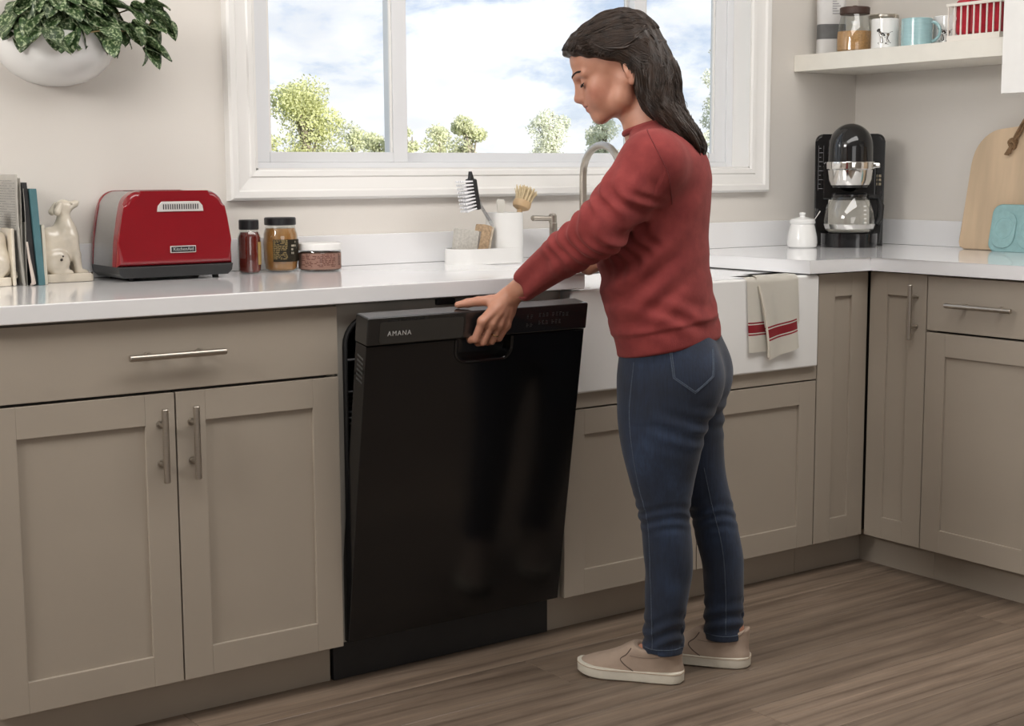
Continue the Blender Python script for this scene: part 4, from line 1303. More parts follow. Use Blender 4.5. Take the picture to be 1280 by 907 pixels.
# glass jar with dark wood lid and tan grains
J = thing('storage_jar', 'glass jar half full of tan sugar with a dark wooden lid', 'jar', (2.135, 0.442, ZS))
prof = [(0, 0), (0.050, 0), (0.0555, 0.004), (0.0560, 0.04), (0.053, 0.075), (0.046, 0.105), (0.043, 0.118), (0.0425, 0.124)]
to_obj('glass', lathe(prof, seg=40), M_JARGL, J)
to_obj('sugar', lathe([(0, 0.004), (0.048, 0.004), (0.0535, 0.008), (0.0540, 0.04), (0.0525, 0.066), (0.02, 0.069), (0, 0.068)], seg=40), mat('tan_sugar', (0.55, 0.30, 0.12), 0.9, noise=0.22, nscale=220, bump=0.5, bscale=500), J)
to_obj('lid', lathe([(0, 0.120), (0.046, 0.120), (0.0475, 0.122), (0.0475, 0.140), (0.0455, 0.1425), (0.010, 0.143), (0.007, 0.148), (0, 0.149)], seg=40), mat('dark_walnut', (0.055, 0.026, 0.018), 0.5, noise=0.2, nscale=20), J)
sc_ = thing('scoop', 'white porcelain scoop hanging inside the tan sugar jar', 'scoop', (2.115, 0.425, ZS + 0.067))
to_obj('bowl', lathe([(0, 0.016), (0.007, 0.017), (0.0105, 0.024), (0.011, 0.030), (0.0095, 0.030), (0.006, 0.022), (0, 0.020)], seg=20), M_CERAM, sc_)
to_obj('stem', tube([(0, 0, 0.0), (0, 0, 0.018)], 0.0025, 8), M_CERAM, sc_)

J = thing('storage_jar', 'empty glass jar with a thin metal lid behind the dog mug', 'jar', (2.262, 0.432, ZS))
to_obj('glass', lathe([(0, 0), (0.042, 0), (0.047, 0.004), (0.047, 0.092), (0.0455, 0.105), (0.0455, 0.115)], seg=40), M_JARGL, J)
lidp = to_obj('lid', lathe([(0, 0.114), (0.0475, 0.114), (0.0485, 0.116), (0.0485, 0.123), (0.047, 0.125), (0, 0.126)], seg=40), mat('tin_lid', (0.55, 0.52, 0.46), 0.3, 1.0, noise=0.1), J)
to_obj('clasp', box(-0.004, 0.004, -0.0525, -0.048, 0.100, 0.122, 0.001), M_STEEL, J)

# mugs
def mug(label, loc, r, h, body, handle_ang, group=None, hr=0.026):
    m_ = thing('mug', label, 'mug', loc, 0, group)
    to_obj('body', lathe([(0, 0), (r - 0.004, 0), (r, 0.004), (r, h - 0.002), (r - 0.0015, h), (r - 0.0035, h - 0.002), (r - 0.004, 0.008), (0, 0.006)], seg=44), body, m_)
    pts = []
    for i in range(13):
        a = R(-80 + 160 * i / 12)
        q = r - 0.002 + hr * 1.05 * math.cos(a)
        pts.append((q * math.cos(handle_ang), q * math.sin(handle_ang), h * 0.52 + hr * 1.05 * math.sin(a)))
    to_obj('handle', tube(pts, 0.0048, 10), body, m_)
    return m_
M_INK = mat('dog_print_black', (0.015, 0.013, 0.012), 0.4, noise=0.1)
M_INKB = mat('dog_print_brown', (0.13, 0.09, 0.06), 0.4, noise=0.1)
def dog_print(m_, r, a0, h, flip=1):
    """standing hound printed round the mug wall, centred at compass angle a0; u runs round the wall"""
    rr_ = r + 0.0003
    def patch(pts, mt, name='dog_print'):
        bm = new_bm()
        vs = []
        for u, v in pts:
            a = a0 + flip * 1.3 * u / r
            vs.append(bm.verts.new((rr_ * math.cos(a), rr_ * math.sin(a), h * 0.16 + (v - h * 0.16) * 1.3)))
        if len(vs) > 2:
            bm.faces.new(vs)
        return to_obj(name, bm, mt, m_, smooth=False)
    def blob(cu, cv, ru, rv, mt, rot=0, n=12):
        patch([(cu + ru * math.cos(2 * PI * i / n) * math.cos(rot) - rv * math.sin(2 * PI * i / n) * math.sin(rot), cv + ru * math.cos(2 * PI * i / n) * math.sin(rot) + rv * math.sin(2 * PI * i / n) * math.cos(rot)) for i in range(n)], mt)
    def stroke(p, w, mt):
        p = [Vector(q) for q in p]
        L, Rr = [], []
        for i in range(len(p)):
            d = (p[min(i + 1, len(p) - 1)] - p[max(i - 1, 0)]).normalized()
            nrm = Vector((-d.y, d.x)) * w / 2
            L.append(p[i] + nrm); Rr.append(p[i] - nrm)
        for i in range(len(p) - 1):
            patch([L[i], L[i + 1], Rr[i + 1], Rr[i]], mt)
    z = h * 0.16
    blob(-0.013, z + 0.0325, 0.0052, 0.0036, M_INK, 0.5)           # head
    stroke([(-0.012, z + 0.036), (-0.0095, z + 0.031), (-0.0098, z + 0.026)], 0.0028, M_INK)   # ear
    stroke([(-0.010, z + 0.029), (-0.006, z + 0.024)], 0.004, M_INKB)   # neck
    stroke([(-0.009, z + 0.030), (-0.003, z + 0.0262), (0.005, z + 0.0252), (0.0125, z + 0.0248)], 0.0010, M_INK)   # back line
    stroke([(-0.0125, z + 0.029), (-0.0105, z + 0.022), (-0.0085, z + 0.0165), (-0.006, z + 0.0165)], 0.0010, M_INK)   # chest line
    blob(-0.002, z + 0.022, 0.0062, 0.0034, M_INK, -0.5)           # saddle patch
    stroke([(-0.006, z + 0.017), (0.004, z + 0.015), (0.012, z + 0.0225)], 0.0009, M_INK)   # belly line
    blob(0.010, z + 0.0215, 0.0034, 0.0030, M_INKB)                 # rump
    stroke([(-0.005, z + 0.018), (-0.003, z + 0.010), (-0.002, z + 0.003)], 0.0022, M_INK)
    stroke([(-0.008, z + 0.018), (-0.008, z + 0.010), (-0.0075, z + 0.003)], 0.0016, M_INKB)
    stroke([(0.011, z + 0.020), (0.0085, z + 0.012), (0.012, z + 0.007), (0.0125, z + 0.003)], 0.0020, M_INK)
    stroke([(0.009, z + 0.018), (0.006, z + 0.012), (0.009, z + 0.003)], 0.0014, M_INKB)
    stroke([(0.0125, z + 0.0245), (0.017, z + 0.028), (0.022, z + 0.0285)], 0.0010, M_INK)  # tail
    stroke([(-0.014, z + 0.0022), (-0.004, z + 0.0030), (0.006, z + 0.0016), (0.017, z + 0.0026)], 0.0022, M_INK)   # ground
    stroke([(-0.012, z - 0.0005), (0.004, z + 0.0002), (0.012, z - 0.0010)], 0.0010, M_INKB)
VS = math.atan2(-2.8 - 0.25, -1.5 - 2.1)
m1 = mug('white mug with a printed hound on the jar side of the blue mug', (2.125, 0.308, ZS), 0.0425, 0.094, M_CERAM, VS + 2.6, None)
dog_print(m1, 0.0425, VS - 0.08, 0.094)
m2 = mug('white mug with a printed hound between the blue mug and wire basket', (2.222, 0.146, ZS), 0.0425, 0.094, M_CERAM, VS - 2.6, None)
dog_print(m2, 0.0425, VS - 0.22, 0.094)
M_BLUEM = mat('pale_blue_glaze', (0.33, 0.52, 0.55), 0.2, noise=0.05, nscale=30, coat=0.5, stretch=(1, 1, 6))
m3 = mug('pale blue glazed mug with a loop handle', (2.135, 0.192, ZS), 0.047, 0.086, M_BLUEM, VS + 1.15, None, 0.028)
bm = new_bm()
for z in (0.040, 0.0815):
    bm_tube(bm, [(0.0472 * math.cos(2 * PI * i / 40), 0.0472 * math.sin(2 * PI * i / 40), z) for i in range(40)], 0.0006, 6, closed=True)
to_obj('ridges', bm, M_BLUEM, m3)

# white wire basket with something red inside
wb_ = thing('wire_basket', 'small white bar basket on the shelf holding red cloth', 'basket', (2.150, -0.052, ZS), -PI / 2)
M_WB = mat('cream_white_metal', (0.78, 0.74, 0.68), 0.4, noise=0.03)
bw, bd = 0.185, 0.13
to_obj('bottom_frame', box(-bw / 2, bw / 2, -bd / 2, bd / 2, 0.0, 0.020, 0.0015), M_WB, wb_)
bm = new_bm()
bm_box(bm, -bw / 2 - 0.004, bw / 2 + 0.004, -bd / 2 - 0.001, -bd / 2 + 0.009, 0.104, 0.113, 0.0012)
bm_box(bm, -bw / 2 - 0.004, bw / 2 + 0.004, bd / 2 - 0.009, bd / 2 + 0.001, 0.104, 0.113, 0.0012)
bm_box(bm, -bw / 2 - 0.004, -bw / 2 + 0.006, -bd / 2 + 0.009, bd / 2 - 0.009, 0.104, 0.113, 0.0012)
bm_box(bm, bw / 2 - 0.006, bw / 2 + 0.004, -bd / 2 + 0.009, bd / 2 - 0.009, 0.104, 0.113, 0.0012)
to_obj('top_rail', bm, M_WB, wb_)
for i in range(9):
    x = -bw / 2 + 0.002 + i * (bw - 0.004) / 8
    for y_ in (-bd / 2 + 0.004, bd / 2 - 0.004):
        to_obj('bar', box(x - 0.0019, x + 0.0019, y_ - 0.0019, y_ + 0.0019, 0.018, 0.106), M_WB, wb_)
for j in range(1, 5):
    y_ = -bd / 2 + j * bd / 5
    for x in (-bw / 2 + 0.003, bw / 2 - 0.003):
        to_obj('bar', box(x - 0.0019, x + 0.0019, y_ - 0.0019, y_ + 0.0019, 0.018, 0.106), M_WB, wb_)
rd = thing('red_cloth_bundle', 'crimson folded cloth with pale trim inside the white bar basket', 'cloth', (2.150, -0.052, ZS + 0.0205), -PI / 2)
M_CRIM = mat('crimson_cloth', (0.42, 0.004, 0.022), 0.8, noise=0.25, nscale=60, bump=0.5, bscale=180, sheen=0.3)
for i, (x0, x1, z1) in enumerate(((-0.078, -0.026, 0.104), (-0.0255, 0.028, 0.110), (0.0285, 0.080, 0.100))):
    to_obj('fold', box(x0, x1, -0.050, 0.050, 0.0, z1, 0.012, 4), M_CRIM, rd)
to_obj('trim', tube([(-0.076 + 0.004 * math.sin(z * 160), -0.0515, z) for z in np.linspace(0.02, 0.092, 26)], 0.0028, 6), M_WHITE, rd)

# ================================================================== WALL PLANTER
pl = thing('wall_planter', 'glossy white half-bowl planter fixed to the wall', 'planter', (-0.395, YW, 1.362))
prof = [(0.0, 0.0), (0.03, 0.0015), (0.065, 0.010), (0.098, 0.027), (0.124, 0.052), (0.139, 0.080), (0.1455, 0.118), (0.1415, 0.120), (0.137, 0.112), (0.12, 0.072), (0.08, 0.05), (0, 0.045)]
bm = new_bm()
seg = 28
rings = []
for r, z in prof:
    rings.append([bm.verts.new((r * math.cos(PI + PI * i / seg), min(r * 0.92 * math.sin(PI + PI * i / seg), 0) - 0.0005, z)) for i in range(seg + 1)])
for a, b_ in zip(rings[:-1], rings[1:]):
    for i in range(seg):
        bm.faces.new((a[i], a[i + 1], b_[i + 1], b_[i]))
bmesh.ops.remove_doubles(bm, verts=bm.verts, dist=1e-5)
to_obj('bowl', bm, M_PORC, pl, angle=60)
to_obj('soil', lathe([(0, 0.103), (0.136, 0.103), (0.13, 0.08), (0, 0.08)], 0, -0.0, 40).copy() if False else prism([(0.135 * math.cos(PI + PI * i / 20), 0.92 * 0.135 * math.sin(PI + PI * i / 20) - 0.002) for i in range(21)], (0, 0, 0.085), (1, 0, 0), (0, 1, 0), 0.018), mat('potting_soil', (0.03, 0.02, 0.014), 0.95, noise=0.3, nscale=80), pl)

def leaf_mat(name):
    M = bpy.data.materials.new(name)
    M.use_nodes = True
    t = M.node_tree
    b = t.nodes['Principled BSDF']
    tc = nd(t, 'ShaderNodeTexCoord'); oi = nd(t, 'ShaderNodeObjectInfo')
    va = nd(t, 'ShaderNodeVectorMath', operation='ADD')
    mu = nd(t, 'ShaderNodeMath', operation='MULTIPLY'); mu.inputs[1].default_value = 9.0
    lk(t, oi, 'Random', mu, 0)
    lk(t, tc, 'Object', va, 0); lk(t, mu, 0, va, 1)
    n = nd(t, 'ShaderNodeTexNoise', i_Scale=9.0, i_Detail=3.0)
    lk(t, va, 0, n, 'Vector')
    r = ramp(t, [(0.40, (0.022, 0.052, 0.016)), (0.52, (0.045, 0.085, 0.026)), (0.56, (0.20, 0.26, 0.14)), (0.68, (0.34, 0.38, 0.25))])
    lk(t, n, 0, r, 0)
    hs = nd(t, 'ShaderNodeHueSaturation')
    mr = nd(t, 'ShaderNodeMapRange'); mr.inputs['To Min'].default_value = 0.75; mr.inputs['To Max'].default_value = 1.35
    lk(t, oi, 'Random', mr, 0); lk(t, mr, 0, hs, 'Value'); lk(t, r, 0, hs, 'Color')
    lk(t, hs, 0, b, 'Base Color')
    b.inputs['Roughness'].default_value = 0.4
    return M
M_LEAF = leaf_mat('satin_pothos_leaf')
M_STEM = mat('olive_stem', (0.14, 0.10, 0.04), 0.6, noise=0.15)
def leaf_mesh(fold, curl, seed):
    rr = random.Random(seed)
    nu, nv = 12, 6
    bm = new_bm()
    grid = []
    for i in range(nu + 1):
        s = i / nu
        w = 0.46 * max(0.0, math.sin(PI * min(1, s ** 0.72))) ** 0.72 if s > 0 else 0.0
        w = max(w, 0.0)
        rowv = []
        for j in range(-nv // 2, nv // 2 + 1):
            q = j / (nv / 2)
            back = 0.13 * (abs(q) ** 1.5) * (1 - s) ** 2
            x = s - back
            y_ = w * q
            z = fold * abs(q) * w - curl * s * s + 0.03 * math.sin(7 * s + 3 * q + seed)
            rowv.append(bm.verts.new((x, y_, z)))
        grid.append(rowv)
    for i in range(nu):
        for j in range(nv):
            bm.faces.new((grid[i][j], grid[i + 1][j], grid[i + 1][j + 1], grid[i][j + 1]))
    bmesh.ops.remove_doubles(bm, verts=bm.verts, dist=1e-4)
    bmesh.ops.solidify(bm, geom=list(bm.faces), thickness=0.012)
    bmesh.ops.recalc_face_normals(bm, faces=bm.faces)
    me = bpy.data.meshes.new('leaf')
    bm.to_mesh(me); bm.free()
    me.materials.append(M_LEAF)
    me.polygons.foreach_set('use_smooth', [True] * len(me.polygons))
    return me
LEAVES = [leaf_mesh(0.30, 0.28, 1), leaf_mesh(0.12, 0.5, 2), leaf_mesh(0.45, 0.15, 3), leaf_mesh(0.2, 0.75, 4)]
pt = thing('pothos_plant', 'satin pothos with silver-flecked leaves spilling from the white wall planter', 'plant', (-0.395, YW - 0.06, 1.465))
rr = random.Random(21)
def add_leaf(p, direction, roll, size, k):
    d = Vector(direction).normalized()
    side = d.cross(Vector((0, 0, 1)))
    if side.length < 0.05: side = Vector((1, 0, 0))
    side.normalize()
    nrm = side.cross(d).normalized()
    m = Matrix((d, -side if False else nrm.cross(d), nrm)).transposed().to_4x4()
    m = Matrix.Translation(p) @ m @ Matrix.Rotation(roll, 4, 'X') @ Matrix.Scale(size, 4)
    o = bpy.data.objects.new('leaf', LEAVES[k % 4])
    C.objects.link(o)
    o.parent = pt
    o.matrix_local = m
stems = new_bm()
for i in range(120):
    ang = rr.uniform(-PI * 0.98, -PI * 0.02)
    rad = rr.uniform(0.02, 0.125)
    x, y_ = rad * 1.05 * math.cos(ang), max(rad * math.sin(ang), -0.075) + 0.02
    h = rr.uniform(0.020, 0.125) * (1.15 - 0.5 * rad / 0.13)
    p = Vector((x, y_, h))
    dirv = Vector((math.cos(ang) * rr.uniform(0.4, 1.1) + rr.uniform(-.3, .3), -rr.uniform(0.35, 1.0), rr.uniform(-0.95, 0.0)))
    bm_tube(stems, [(x * 0.35, y_ * 0.35 + 0.005, -0.01), (x * 0.75, y_ * 0.75 + 0.004, h * 0.75), tuple(p)], [0.0018, 0.0016, 0.0012], 5)
    add_leaf(p, dirv, rr.uniform(-0.5, 0.5), rr.uniform(0.046, 0.072), i)
# trailing vines over the rim, mostly to the right
for vi, (x0, pts) in enumerate(((0.10, [(0.10, -0.05, 0.02), (0.145, -0.07, 0.035), (0.175, -0.08, 0.030), (0.190, -0.085, 0.060), (0.205, -0.08, 0.045)]),
                               (0.08, [(0.08, -0.08, 0.015), (0.13, -0.10, 0.020), (0.155, -0.105, -0.008), (0.160, -0.105, -0.02)]),
                               (0.02, [(0.03, -0.11, 0.01), (0.055, -0.135, 0.015), (0.07, -0.140, -0.005)]),
                               (-0.06, [(-0.05, -0.11, 0.01), (-0.07, -0.135, 0.01), (-0.075, -0.14, -0.012)]),
                               (0.11, [(0.09, -0.03, 0.05), (0.15, -0.05, 0.075), (0.185, -0.06, 0.085)]))):
    bm_tube(stems, pts, 0.0018, 5)
    for k in range(1, len(pts)):
        for q in range(2 if vi in (0, 1, 4) else 1):
            add_leaf(Vector(pts[k]) + Vector((0, -0.004 * q, 0.002)), (rr.uniform(0.1, 0.9) if vi in (0, 1, 4) else rr.uniform(-.4, .4), -rr.uniform(0.3, 0.9), rr.uniform(-1.0, 0.0)), rr.uniform(-0.6, 0.6), rr.uniform(0.046, 0.062), k + vi + q)
to_obj('stems', stems, M_STEM, pt)

# ================================================================== TEA TOWEL on the sink edge
def cloth_mat(name, base, stripe, bands):
    M = bpy.data.materials.new(name)
    M.use_nodes = True
    t = M.node_tree
    b = t.nodes['Principled BSDF']
    uv = nd(t, 'ShaderNodeUVMap')
    sp = nd(t, 'ShaderNodeSeparateXYZ')
    lk(t, uv, 0, sp, 0)
    st = [(0.0, base)]
    for a, c in bands:
        st.append((a, stripe if c else base))
    r = ramp(t, st, 'CONSTANT')
    lk(t, sp, 'Y', r, 0)
    lk(t, r, 0, b, 'Base Color')
    b.inputs['Roughness'].default_value = 0.9
    b.inputs['Sheen Weight'].default_value = 0.2
    n = nd(t, 'ShaderNodeTexNoise', i_Scale=600.0, i_Detail=1.0)
    tc = nd(t, 'ShaderNodeTexCoord'); lk(t, tc, 'Object', n, 'Vector')
    bp = nd(t, 'ShaderNodeBump', i_Strength=0.25, i_Distance=0.001); lk(t, n, 0, bp, 'Height'); lk(t, bp, 0, b, 'Normal')
    return M
M_TOWEL = cloth_mat('tea_towel', (0.86, 0.83, 0.76), (0.42, 0.022, 0.035), [(0.175, 1), (0.190, 0), (0.200, 1), (0.285, 0), (0.295, 1), (0.312, 0)])
tw = thing('tea_towel', 'cream tea towel with red stripes draped over the sink apron', 'towel', (1.33, 0.0, 0.874))
def drape(x0a, x1a, x0b, x1b, bottom, yoff, ripple, phase, name, back=0.05, slant=0.0, v0=0.0):
    nu, nv = 22, 44
    bm = new_bm()
    uvl = bm.loops.layers.uv.new('UVMap')
    L = back + 0.022 + (0 - bottom)
    g = []
    for j in range(nv + 1):
        v = j / nv
        rowv = []
        for i in range(nu + 1):
            u = i / nu
            bot = bottom + slant * u
            s = v * (back + 0.020 - bot)          # arc length from the back end to the hem
            if s < back:
                y_, z = -0.006 + (back - s), 0.004
                y_ = 0.012 + (back - s) * 0.85 - 0.010
            elif s < back + 0.020:
                a = (s - back) / 0.020 * PI / 2
                y_, z = 0.0035 - 0.022 * math.sin(a) , 0.004 - 0.012 * (1 - math.cos(a))
            else:
                y_, z = -0.0185, -0.008 - (s - back - 0.020)
            fall = min(1, max(0, -z / 0.2))
            x = (x0a + (x1a - x0a) * u) * (1 - fall) + (x0b + (x1b - x0b) * u) * fall
            y_ -= yoff + ripple * fall * (0.5 + 0.5 * math.sin(phase + 7.5 * u)) + 0.004 * math.sin(PI * u) * (1 if z < 0 else 0.3)
            z2 = z + yoff * (0.9 if z > -0.004 else 0)
            rowv.append(bm.verts.new((x, y_, z2)))
        g.append(rowv)
    for j in range(nv):
        for i in range(nu):
            f = bm.faces.new((g[j][i], g[j][i + 1], g[j + 1][i + 1], g[j + 1][i]))
            for lp, (ii, jj) in zip(f.loops, ((i, j), (i + 1, j), (i + 1, j + 1), (i, j + 1))):
                lp[uvl].uv = (ii / nu, v0 + (1 - v0) * (1 - jj / nv))
    bmesh.ops.solidify(bm, geom=list(bm.faces), thickness=0.0022)
    return to_obj(name, bm, M_TOWEL, tw, angle=60)
drape(-0.108, -0.020, -0.100, -0.020, -0.190, 0.000, 0.006, 0.3, 'under_layer')
drape(-0.075, 0.062, -0.036, 0.084, -0.214, 0.0045, 0.010, 1.6, 'front_fold', slant=0.026)
drape(-0.006, 0.085, 0.028, 0.096, -0.120, 0.0015, 0.005, 2.2, 'side_layer', v0=0.5)
bm = new_bm()
bm_tube(bm, smoothpts([(-0.070, -0.024, -0.02), (-0.052, -0.030, -0.09), (-0.040, -0.034, -0.17), (-0.036, -0.033, -0.214)]), 0.0032, 8)
to_obj('rolled_edge', bm, mat('towel_edge', (0.68, 0.63, 0.54), 0.9, noise=0.05, bump=0.2, bscale=500), tw)

# ================================================================== OUTSIDE: lawn and trees
struct('ground', box(-60, 120, 3.0, 160, -1.7, -1.5), mat('lawn', (0.10, 0.14, 0.04), 0.95, noise=0.3, nscale=2.0), 'lawn outside the window')
def leafy_mat(name, col):
    M = bpy.data.materials.new(name)
    M.use_nodes = True
    t = M.node_tree
    b = t.nodes['Principled BSDF']
    n = nd(t, 'ShaderNodeTexNoise', i_Scale=1.3, i_Detail=4.0)
    tc = nd(t, 'ShaderNodeTexCoord'); lk(t, tc, 'Object', n, 'Vector')
    r = ramp(t, [(0.3, tuple(c * 0.75 for c in col)), (0.7, tuple(min(1, c * 1.25) for c in col))])
    lk(t, n, 0, r, 0)
    t.nodes.remove(b)
    df = nd(t, 'ShaderNodeBsdfDiffuse'); tl = nd(t, 'ShaderNodeBsdfTranslucent'); ms = nd(t, 'ShaderNodeMixShader', i_Fac=0.5)
    lk(t, r, 0, df, 0); lk(t, r, 0, tl, 0); lk(t, df, 0, ms, 1); lk(t, tl, 0, ms, 2)
    lk(t, ms, 0, t.nodes['Material Output'], 0)
    return M
M_FOL = [leafy_mat('sunlit_foliage', (0.62, 0.63, 0.36)), leafy_mat('haze_paled_foliage', (0.64, 0.65, 0.45)), leafy_mat('hazy_foliage', (0.74, 0.75, 0.64))]  # daylight haze and overexposure are painted into these pale leaf colours
M_BARK = mat('grey_bark', (0.22, 0.19, 0.15), 0.9, noise=0.3, nscale=8)
def tree(name, label, pos, height, spread, nleaf, fm, seed, group=None, base=0.18, leaf=0.16, lobes=16):
    rr = np.random.RandomState(seed)
    T = thing(name, label, 'tree', pos, 0, group)
    tr = new_bm()
    bm_tube(tr, [(0, 0, 0), (0.05, 0.02, height * 0.3), (0.0, 0.05, height * 0.62), (0.03, 0.0, height * 0.9)], [0.026 * height, 0.020 * height, 0.011 * height, 0.004 * height], 8)
    cent = []
    for i in range(lobes):
        f = rr.uniform(base, 0.93)
        a = rr.uniform(0, 2 * PI)
        env = math.sin(PI * min(1, (f - base) / (1.02 - base) * 0.82 + 0.12)) ** 0.7
        rad = spread * env * rr.uniform(0.10, 0.66)
        c = np.array([rad * math.cos(a), rad * math.sin(a), f * height])
        cent.append((c, spread * rr.uniform(0.34, 0.56) * (0.55 + 0.45 * env)))
        bm_tube(tr, [(0.02, 0.02, max(0.12, f - 0.28) * height), tuple(c * np.array([0.6, 0.6, 1]) - np.array([0, 0, 0.05 * height])), tuple(c)], [0.010 * height, 0.006 * height, 0.002 * height], 5)
    to_obj('trunk', tr, M_BARK, T)
    k = rr.randint(0, lobes, nleaf)
    cc = np.array([c for c, _ in cent])[k]; rr_ = np.array([r for _, r in cent])[k]
    d = rr.normal(size=(nleaf, 3)); d /= np.linalg.norm(d, axis=1)[:, None]
    P = cc + d * (rr_ * rr.uniform(0.25, 1.0, nleaf) ** 0.6)[:, None] * np.array([1, 1, 0.8])
    u = rr.normal(size=(nleaf, 3)); u /= np.linalg.norm(u, axis=1)[:, None]
    w = np.cross(u, rr.normal(size=(nleaf, 3))); w /= np.linalg.norm(w, axis=1)[:, None]
    sz = leaf * rr.uniform(0.5, 1.1, nleaf)[:, None]
    V = np.stack([P - u * sz, P - w * sz * 0.55, P + u * sz, P + w * sz * 0.55], 1).reshape(-1, 3)
    me = bpy.data.meshes.new('foliage')
    me.from_pydata(V.tolist(), [], np.arange(nleaf * 4).reshape(-1, 4).tolist())
    o = me_obj('foliage', me, fm, T, smooth=False)
    o['kind'] = 'stuff'
    return T
GZ = -1.5
tree('broadleaf_tree', 'tall rounded yellow-green tree outside the left window light', (18.75, 36.22, GZ), 5.36, 1.55, 16000, M_FOL[0], 1, lobes=34, base=0.26, leaf=0.06)
tree('broadleaf_tree', 'low bright bush in front of the tall rounded tree outside', (14.70, 30.43, GZ), 4.20, 0.95, 8000, M_FOL[0], 2, base=0.26, leaf=0.06)
tree('broadleaf_tree', 'small pale tree beside the left window mullion', (21.44, 38.18, GZ), 4.26, 1.15, 7000, M_FOL[1], 3, base=0.26, leaf=0.065, lobes=22)
tree('broadleaf_tree', 'low pale bush showing at the sash edge', (19.63, 33.46, GZ), 3.86, 0.75, 3600, M_FOL[1], 13, base=0.26, leaf=0.065)
tree('broadleaf_tree', 'rounded pale green tree outside the middle window light', (22.94, 33.74, GZ), 4.49, 0.78, 9000, M_FOL[1], 4, base=0.26, leaf=0.06, lobes=24)
tree('broadleaf_tree', 'low pale green tree joining the rounded one outside the middle light', (24.32, 37.62, GZ), 4.29, 0.95, 6000, M_FOL[1], 5, base=0.26, leaf=0.06, lobes=22)
tree('broadleaf_tree', 'small pale tree just right of the left mullion', (19.90, 32.13, GZ), 4.01, 0.62, 4000, M_FOL[1], 15, base=0.26, leaf=0.06)
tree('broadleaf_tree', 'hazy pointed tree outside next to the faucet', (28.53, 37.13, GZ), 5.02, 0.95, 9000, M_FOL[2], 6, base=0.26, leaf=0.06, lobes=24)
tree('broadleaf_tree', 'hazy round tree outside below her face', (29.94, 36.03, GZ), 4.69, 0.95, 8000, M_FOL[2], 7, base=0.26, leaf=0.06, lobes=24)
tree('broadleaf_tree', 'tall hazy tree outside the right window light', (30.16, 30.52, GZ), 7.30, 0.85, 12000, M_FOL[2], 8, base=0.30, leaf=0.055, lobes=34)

# ================================================================== PERSON
# local frame: +x the way she faces, +y her left side, z up
PER = thing('person', 'woman in rust-red sweater and blue jeans pulling the dishwasher door open', 'person', (0.66, -0.33, 0.0), math.atan2(0.787, -0.617))

# ---- head frame -------------------------------------------------------------
HO = np.array([0.100, 0.0, 1.405])
_pitch, _yaw = R(25), R(12)
hx = np.array([math.cos(_pitch), 0, -math.sin(_pitch)]); hz = np.array([math.sin(_pitch), 0, math.cos(_pitch)]); hy = np.array([0, 1.0, 0])
_cy, _sy = math.cos(_yaw), math.sin(_yaw)
_RZ = np.array([[_cy, -_sy, 0], [_sy, _cy, 0], [0, 0, 1]])
hx, hy, hz = _RZ @ hx, _RZ @ hy, _RZ @ hz
HR = [hx, hy, hz]
def HP(x, y, z): return HO + hx * x + hy * y + hz * z
def hcoord(x, y, z):
    px, py, pz = x - HO[0], y - HO[1], z - HO[2]
    return [px * a[0] + py * a[1] + pz * a[2] for a in HR]

# ---- limbs -------------------------------------------------------------------
SH_L, EL_L, CU_L, WR_L = (0.003, 0.150, 1.180), (0.100, 0.232, 1.040), (0.2864, 0.140, 0.9136), (0.333, 0.117, 0.882)
SH_R, EL_R, CU_R, WR_R = (0.020, -0.150, 1.185), (0.082, -0.245, 1.022), (0.135, -0.224, 0.988), (0.224, -0.190, 0.934)
LEG_N = [(0.070, -0.014, 0.061, 0.0470, 0.047), (0.130, -0.015, 0.062, 0.0455, 0.046), (0.200, -0.022, 0.064, 0.050, 0.050), (0.300, -0.025, 0.068, 0.0560, 0.055), (0.400, -0.015, 0.075, 0.0585, 0.057), (0.470, -0.011, 0.080, 0.0730, 0.066), (0.550, -0.010, 0.083, 0.0915, 0.078), (0.620, -0.012, 0.080, 0.1030, 0.084), (0.70, -0.016, 0.072, 0.105, 0.082), (0.80, -0.016, 0.06, 0.080, 0.06)]
LEG_F = [(0.066, -0.130, -0.087, 0.0460, 0.047), (0.130, -0.130, -0.088, 0.0450, 0.046), (0.220, -0.128, -0.090, 0.0480, 0.050), (0.300, -0.115, -0.090, 0.0520, 0.053), (0.370, -0.098, -0.090, 0.0530, 0.055), (0.460, -0.062, -0.088, 0.0680, 0.066), (0.550, -0.038, -0.085, 0.0860, 0.078), (0.620, -0.024, -0.080, 0.1000, 0.084), (0.70, -0.018, -0.072, 0.105, 0.082), (0.80, -0.016, -0.06, 0.080, 0.06)]
FEET = ((-0.063, 0.061, R(0)), (-0.196, -0.088, R(-4)))

# ---- skin --------------------------------------------------------------------
B = Field((-0.23, -0.36, 0.012), (0.47, 0.29, 1.52), 0.0028)
